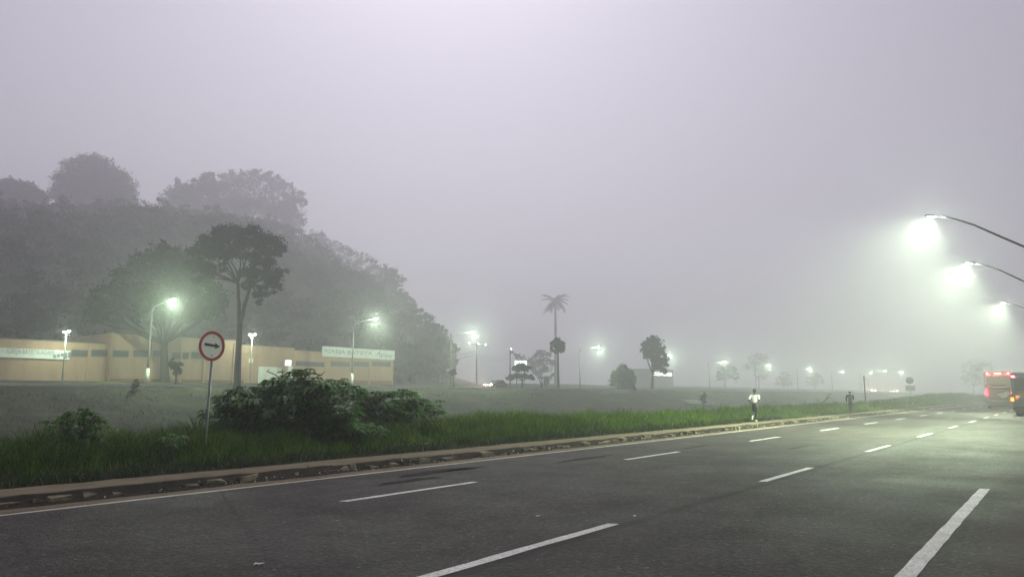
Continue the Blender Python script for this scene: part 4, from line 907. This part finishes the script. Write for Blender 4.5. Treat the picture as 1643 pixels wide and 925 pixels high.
c2 = bus('city_bus', 'teal city bus cut off by the right picture edge', 65.4, 2.25, 12.0, 1.25, 3.15, 'teal_paint', 'city')
MB().box(-.045, -.022, -1.0, 1.0, 1.85, 2.75).build('rear_window', M['carglass'], c2, False, .03); MB().prism(rrect(1.16, 3.0, 3.20, .08), 'x', .1, 11.6).build('roof', M['bus_white'], c2)
for y0 in (.98, -1.16): MB().box(-.07, .06, y0, y0 + .18, 2.80, 2.92).build('marker_lamp', M['red_glow'], c2)
for o_ in (1, -1):
    if o_ > 0: glow(c2, (-.25, 1.22, 1.18), 10, (1, .22, .05)); glow(c2, (-.20, 1.05, 2.86), 14, (1, .10, .12))
    hs = MB().box(-.09, .10, o_ * 1.24 - .12, o_ * 1.24 + .12, .98, 1.62).build('tail_lamp', M['blackplastic'], c2, False, .02); MB().box(-.115, -.092, o_ * 1.22 - .10, o_ * 1.22 + .10, 1.04, 1.32).build('lit_lens', M['orange_lamp'], hs)

def car(label, s, d, z, paint, face, glow=0.0, group=None, red=False):
    root = thing('parked_car' if False else 'car', label, 'car', W(s, d, z), TH + (PI if face < 0 else 0), group)
    body = [(-2.05, .30), (-2.1, .62), (-2.0, .88), (-1.0, .93), (.95, .92), (1.75, .80), (2.08, .62), (2.1, .32)]
    MB().prism(body, 'y', -.84, .84).build('body', M[paint], root, True, .07)
    b = MB(); lo = [(-1.75, .90), (1.05, .90)]; up = [(-1.15, 1.42), (.35, 1.42)]
    vs = [(x, y, z_) for y, q in ((-.78, lo), (.78, lo)) for x, z_ in q] + [(x, y, z_) for y, q in ((-.60, up), (.60, up)) for x, z_ in q]
    b.add(vs, [(0, 1, 5, 4), (2, 6, 7, 3), (0, 4, 6, 2), (1, 3, 7, 5), (4, 5, 7, 6), (0, 2, 3, 1)]); b.build('glass', M['carglass'], root, False, .05)
    MB().box(-1.12, .32, -.60, .60, 1.41, 1.46).build('roof', M[paint], root, True, .03)
    for x in (-1.28, 1.32):
        for y, o_ in ((.74, 1), (-.74, -1)): wheel(root, x, y, .31, .22, o_)
    for y in (-.60, .60):
        h_ = MB().ball((2.04, y, .66), (.08, .20, .10)).build('headlight', M['headlamp'] if not red else M['carglass'], root, True)
        MB().box(-2.12, -2.03, y - .16, y + .16, .68, .84).build('tail_lamp', M['red_lamp'] if red else M['sign_red'], root)
        if glow:
            li = bpy.data.lights.new('beam', 'SPOT'); li.energy = glow; li.color = (1, .74, .50); li.spot_size = math.radians(80); li.spot_blend = .8; li.shadow_soft_size = .08
            lo_ = bpy.data.objects.new('beam', li); COL.objects.link(lo_); lo_.parent = root; lo_.location = (2.16, y, .66); lo_.rotation_euler = (0, -PI / 2 + .06, 0)
            lo_.rotation_euler = Vector((1, 0, -.05)).to_track_quat('-Z', 'Y').to_euler()
    MB().box(2.08, 2.13, -.26, .26, .42, .53).build('number_plate', M['signwhite'], root); MB().box(2.06, 2.12, -.78, .78, .28, .40).build('bumper', M['blackplastic'], root)
    return root
car('dark red car with its headlights on, coming along the far avenue', on_d(796, HY, 74.5)[0], 74.5, 2.36, 'carpaint', -1, 1500)
for px, lab in ((1403.5, 'faint pair of headlights of a grey car far down the avenue'), (1439, 'warm pair of headlights of the farthest grey car beneath the speed sign')):
    s1, d1 = on_d(px, HY, 60 if px < 1420 else 50)[0], (60 if px < 1420 else 50)
    s1 = on_d(px, HY, 73 if px < 1420 else 74)[0]; d1 = 73 if px < 1420 else 74
    car(lab, s1, d1, 2.36, 'cargrey', -1, 3000, 'cars far down the avenue')

# ------------------------------------------------------------------ people
def skin_mesh(name, joints, edges, mat, parent, roots=(0,), lv=2):
    me = bpy.data.meshes.new(name); me.from_pydata([j[:3] for j in joints], edges, []); o = link(name, me, mat, parent)
    sk = o.modifiers.new('skin', 'SKIN'); sk.use_smooth_shade = True; sk.branch_smoothing = .6
    for i, j in enumerate(joints):
        v = me.skin_vertices[0].data[i]; r = j[3]; v.radius = (r, r) if not hasattr(r, '__len__') else r; v.use_root = i in roots
    sb = o.modifiers.new('sub', 'SUBSURF'); sb.levels = lv; sb.render_levels = lv
    return o
def chain(J, E, start, pts):
    prev = start
    for p in pts:
        J.append(p); E.append((prev, len(J) - 1)) if prev is not None else None; prev = len(J) - 1
    return prev
def hand(J, E, roots, wrist, elbow, sgn):
    w, e = Vector(wrist), Vector(elbow); ax = (w - e).normalized(); side = ax.cross(Vector((0, 0, 1))); side = side.normalized() if side.length > .1 else Vector((0, 1, 0)); nrm = ax.cross(side)
    for k, (o_, L_) in enumerate(((-.030, .070), (-.010, .080), (.011, .076), (.030, .060))):
        p = w + ax * .085 + side * o_; c_ = nrm * (.5 * sgn)
        J.append((*p, .010)); i0 = len(J) - 1; roots.append(i0)
        chain(J, E, i0, [(*(p + ax * L_ * .45 + c_ * .010), .0095), (*(p + ax * L_ * .75 + c_ * .05), .0085), (*(p + ax * L_ * .85 + c_ * .09), .007)])
    p = w + ax * .035 - side * .035; J.append((*p, .012)); i0 = len(J) - 1; roots.append(i0)
    chain(J, E, i0, [(*(p + ax * .035 - side * .025), .011), (*(p + ax * .065 - side * .022 + nrm * .01 * sgn), .009)])
def person(label, loc, rz, P, sc, top, bottom, shoe, head, sleeve='short', group=None):
    """P: joint positions (x forward, y left, z up, metres for a 1.72 m figure)"""
    root = thing('person', label, 'person', loc, rz, group); root.scale = (sc, sc, sc)
    pel, ch_, nk, hd = P['pelvis'], P['chest'], P['neck'], P['head']
    J = [(*pel, (.125, .155))]; E = []; roots = [0]
    wst = Vector(pel).lerp(Vector(ch_), .5)
    c_ = chain(J, E, 0, [(*wst, (.105, .135)), (*ch_, (.115, .165))]); n_ = chain(J, E, c_, [(*nk, (.06, .062)), (*Vector(nk).lerp(Vector(hd), .45), (.062, .06))])
    h0 = chain(J, E, n_, [(*hd, (.098, .082)), (*(Vector(hd) + Vector((-.005, 0, .085))), (.075, .066))])
    hv = Vector(hd)
    chain(J, E, h0 - 1, [(*(hv + Vector((.085, 0, -.02))), .030), (*(hv + Vector((.112, 0, -.03))), .013)])           # face and nose
    for sg in (1, -1): chain(J, E, h0 - 1, [(*(hv + Vector((-.005, sg * .078, -.01))), .022), (*(hv + Vector((-.015, sg * .095, 0))), .014)])   # ears
    for sg, k in ((1, 'l'), (-1, 'r')):
        chain(J, E, c_, [(*P['sho_' + k], .054), (*P['elb_' + k], .043), (*P['wri_' + k], .029), (*(Vector(P['wri_' + k]) + (Vector(P['wri_' + k]) - Vector(P['elb_' + k])).normalized() * .07), (.038, .020))])
        hand(J, E, roots, P['wri_' + k], P['elb_' + k], sg)
        chain(J, E, 0, [(*P['hip_' + k], .090), (*P['kne_' + k], .060), (*Vector(P['kne_' + k]).lerp(Vector(P['ank_' + k]), .35), .056), (*P['ank_' + k], .036), (*P['toe_' + k], .03)])
    skin_mesh('body', J, E, M['skin'], root, roots)
    # top
    J = [(*(Vector(pel) + Vector((0, 0, .01))), (.150, .182))]; E = []
    c_ = chain(J, E, 0, [(*wst, (.132, .168)), (*ch_, (.140, .190)), ]); chain(J, E, c_, [(*Vector(ch_).lerp(Vector(nk), .75), (.085, .090))])
    for k in 'lr':
        sh, el, wr = Vector(P['sho_' + k]), Vector(P['elb_' + k]), Vector(P['wri_' + k])
        if sleeve == 'short': chain(J, E, c_, [(*sh, .066), (*sh.lerp(el, .55), .064), (*sh.lerp(el, .92), .062)])
        else: chain(J, E, c_, [(*sh, .074), (*sh.lerp(el, .5), .068), (*el, .062), (*el.lerp(wr, .55), .058), (*el.lerp(wr, .96), .046)])
    skin_mesh('shirt' if sleeve == 'short' else 'jacket', J, E, M[top], root)
    J = [(*(Vector(pel) + Vector((0, 0, .05))), (.132, .165)), (*(Vector(pel) + Vector((0, 0, -.04))), (.138, .170))]; E = [(0, 1)]; kx = 1.0 if bottom == 'tights' else 1.28
    for k in 'lr': chain(J, E, 1, [(*P['hip_' + k], .102), (*Vector(P['hip_' + k]).lerp(Vector(P['kne_' + k]), .5), .084 * (kx * .5 + .5)), (*P['kne_' + k], .067 * kx), (*Vector(P['kne_' + k]).lerp(Vector(P['ank_' + k]), .35), .063 * kx), (*Vector(P['kne_' + k]).lerp(Vector(P['ank_' + k]), .97), .043 * kx * kx)])
    skin_mesh('trousers', J, E, M[bottom], root)
    for k in 'lr':
        a, t = Vector(P['ank_' + k]), Vector(P['toe_' + k]); dr_ = (t - a).normalized(); hl = a - dr_ * .07; up_ = (a - Vector(P['kne_' + k])).normalized()
        skin_mesh('shoe', [(*(a - Vector((0, 0, .0))), .045), (*(hl + up_ * .03), .042), (*(a.lerp(t, .55)), .046), (*(t + dr_ * .06), .036)], [(0, 1), (0, 2), (2, 3)], M[shoe], root)
    if head == 'hair': MB().ball((hv.x - .014, hv.y, hv.z + .035), (.108, .094, .118), 16, 10).build('hair', M['hair'], root, True)
    else:
        MB().ball((hv.x - .016, hv.y, hv.z + .005), (.106, .094, .10), 16, 10).build('hair', M['hair'], root, True)
        MB().ball((hv.x - .006, hv.y, hv.z + .085), (.122, .108, .075), 16, 10).build('cap', M['cap'], root, True)
        if head == 'cap_brim': MB().prism([(hv.x + .06, hv.y - .07), (hv.x + .19, hv.y - .045), (hv.x + .19, hv.y + .045), (hv.x + .06, hv.y + .07)], 'z', hv.z + .02, hv.z + .035).build('cap_brim', M['cap'], root)
    return root
RUN = dict(pelvis=(0, 0, .93), chest=(.06, 0, 1.28), neck=(.07, 0, 1.46), head=(.10, 0, 1.61), sho_l=(.05, .19, 1.39), sho_r=(.07, -.19, 1.39), elb_l=(-.16, .265, 1.14), elb_r=(-.06, -.275, 1.13), wri_l=(.06, .25, 1.03), wri_r=(.18, -.22, 1.14),
           hip_l=(0, .085, .88), hip_r=(0, -.085, .88), kne_l=(.10, .075, .50), kne_r=(.04, -.06, .49), ank_l=(-.24, .055, .30), ank_r=(-.02, -.03, .085), toe_l=(-.30, .055, .17), toe_r=(.11, -.035, .035))
WALK = dict(pelvis=(0, 0, .93), chest=(.03, 0, 1.27), neck=(.06, 0, 1.44), head=(.10, 0, 1.585), sho_l=(.03, .19, 1.37), sho_r=(.03, -.19, 1.37), elb_l=(-.05, .235, 1.09), elb_r=(-.02, -.25, 1.11), wri_l=(.02, .215, .86), wri_r=(.16, -.19, 1.02),
            hip_l=(0, .085, .88), hip_r=(0, -.085, .88), kne_l=(.10, .06, .50), kne_r=(.00, -.05, .49), ank_l=(.10, .04, .09), ank_r=(-.16, -.03, .13), toe_l=(.24, .045, .035), toe_r=(-.06, -.035, .035))
STAND = dict(pelvis=(0, 0, .93), chest=(0, 0, 1.28), neck=(.01, 0, 1.46), head=(.03, 0, 1.61), sho_l=(0, .19, 1.39), sho_r=(0, -.19, 1.39), elb_l=(-.02, .24, 1.12), elb_r=(-.02, -.24, 1.12), wri_l=(.06, .23, .88), wri_r=(.06, -.23, .88),
             hip_l=(0, .085, .88), hip_r=(0, -.085, .88), kne_l=(.01, .10, .50), kne_r=(.03, -.09, .50), ank_l=(-.02, .10, .085), ank_r=(0, -.10, .085), toe_l=(.12, .11, .035), toe_r=(.14, -.11, .035))
s1, d1 = on_z(1211, 673, .12); d1 = min(d1, 13.35); s1 = on_d(1210, HY, d1)[0]
person('runner in white t-shirt, black leggings and white shoes jogging away on the pavement', W(s1, d1, float(zside(s1, d1)) + .03), TH, RUN, 1.0, 'tee', 'tights', 'shoe', 'hair')
d1 = 13.0; s1 = on_d(1363, HY, d1)[0]
person('walker in dark jacket, dark trousers and a pale cap walking away on the pavement', W(s1, d1, float(zside(s1, d1)) + .03), TH, WALK, 1.0, 'hoodie', 'trousers', 'dark_shoe', 'cap', 'long')
s1 = on_d(869.5, HY, 71.7)[0]
person('faint figure in a pale top and dark trousers waiting beside the bus shelter', W(s1, 71.7, 2.36), TH - PI / 2, STAND, 1.05, 'blue_shirt', 'trousers', 'dark_shoe', 'hair')

# ------------------------------------------------------------------ litter one can count
def scrap(name, label, cat, px, py, z, w, l, h, group=None, crumple=.5):
    s1, d1 = on_z(px, py, z); b = MB(); n, m = 5, 4; vs = []
    for i in range(n):
        for j in range(m): vs.append((l * (i / (n - 1) - .5) + random.uniform(-.1, .1) * l * crumple, w * (j / (m - 1) - .5) + random.uniform(-.1, .1) * w * crumple, .008 + h * abs(math.sin(i * 1.7 + j * 1.1)) * random.uniform(.3, 1)))
    b.add(vs, [(i * m + j, i * m + m + j, i * m + m + j + 1, i * m + j + 1) for i in range(n - 1) for j in range(m - 1)])
    o = b.build(name, M['paper'], None, True); o.location = W(s1, d1, z); o.rotation_euler = (0, 0, TH + random.uniform(-.6, .6)); md = o.modifiers.new('thick', 'SOLIDIFY'); md.thickness = .003
    return tag(o, label, cat, group)
scrap('paper_scrap', 'small crumpled white scrap on the asphalt at the lower left', 'litter', 415, 906, .004, .035, .10, .02)
scrap('plastic_bag', 'pale yellow-white plastic bag caught in the grass left of the runner', 'bag', 1137, 667, .30, .30, .32, .22, crumple=1)
scrap('paper_scrap', 'white scrap lying at the grass edge just below the plastic bag', 'litter', 1141, 675.5, .14, .12, .26, .04)
scrap('paper_scrap', 'white scrap on the pavement edge between the plastic bag and the runner', 'litter', 1175, 672, .13, .10, .16, .05)
scrap('paper_scrap', 'flat white scrap at the grass edge below the small sapling', 'litter', 683, 712, .16, .10, .16, .03)
scrap('paper_scrap', 'tiny white fleck on the asphalt next to the first lane dashes', 'litter', 1018, 828, .004, .03, .07, .015)
scrap('paper_scrap', 'thin pale fleck in the left lane below the dark asphalt patches', 'litter', 863, 828, .004, .02, .06, .01)

# ------------------------------------------------------------------ air
hz = MB().box(-560, 900, -300, 1060, -6.5, 116).build('haze', None); hz['kind'] = 'stuff'
m = bpy.data.materials.new('fog'); m.use_nodes = True; nt = m.node_tree; nt.nodes.remove(nt.nodes['Principled BSDF'])
pv = N(nt, 'ShaderNodeVolumePrincipled'); pv.inputs['Color'].default_value = (.93, .91, .96, 1); pv.inputs['Density'].default_value = .0031; pv.inputs['Anisotropy'].default_value = .66
pv.inputs['Density Attribute'].default_value = ''; pv.inputs['Color Attribute'].default_value = ''; pv.inputs['Temperature Attribute'].default_value = ''
nt.links.new(pv.outputs[0], nt.nodes['Material Output'].inputs['Volume']); hz.data.materials.append(m)
try: m.cycles.homogeneous_volume = True
except Exception: pass

# ------------------------------------------------------------------ light
SUN_EL, SUN_AZ = math.radians(50), math.radians(-6)             # veiled morning light from above the top of the frame
w = bpy.data.worlds.new('World'); SC.world = w; w.use_nodes = True; nt = w.node_tree; bg = nt.nodes['Background']
sky = N(nt, 'ShaderNodeTexSky', sky_type='NISHITA'); sky.sun_disc = False; sky.sun_elevation = SUN_EL; sky.sun_rotation = SUN_AZ; sky.dust_density = 2.0; sky.air_density = 1.0
hs = N(nt, 'ShaderNodeHueSaturation'); hs.inputs['Saturation'].default_value = .14; nt.links.new(sky.outputs[0], hs.inputs['Color'])
nt.links.new(mixc(nt, 1.0, hs.outputs[0], (1.0, .956, 1.095), 'MULTIPLY'), bg.inputs['Color']); bg.inputs['Strength'].default_value = .05
su = bpy.data.lights.new('sun', 'SUN'); su.energy = .5; su.angle = math.radians(25); su.color = (1, .93, .90); so = bpy.data.objects.new('sun', su); COL.objects.link(so)
so.rotation_euler = Vector((-math.sin(SUN_AZ) * math.cos(SUN_EL), -math.cos(SUN_AZ) * math.cos(SUN_EL), -math.sin(SUN_EL))).to_track_quat('-Z', 'Y').to_euler()

cam = bpy.data.cameras.new('camera'); cam.sensor_width = 36; cam.lens = 36 * F / 1643; cam.clip_end = 3000; cam.clip_start = .05
co = bpy.data.objects.new('camera', cam); COL.objects.link(co); co.location = (0, 0, EYE); co.rotation_euler = (PI / 2 + PITCH, 0, 0); SC.camera = co
SC.view_settings.view_transform = 'Standard'; SC.view_settings.look = 'None'; SC.view_settings.gamma = 1; SC.view_settings.exposure = .68; SC.view_settings.use_curve_mapping = False
SC.render.engine = 'CYCLES'; cy = SC.cycles
cy.max_bounces = 6; cy.diffuse_bounces = 2; cy.glossy_bounces = 2; cy.transmission_bounces = 2; cy.volume_bounces = 3; cy.transparent_max_bounces = 4
cy.sample_clamp_indirect = 3.0; cy.caustics_reflective = False; cy.caustics_refractive = False; cy.use_light_tree = True; cy.use_adaptive_sampling = False
cy.use_denoising = True; cy.denoiser = 'OPENIMAGEDENOISE'
try: cy.denoising_input_passes = 'RGB_ALBEDO_NORMAL'
except Exception: pass
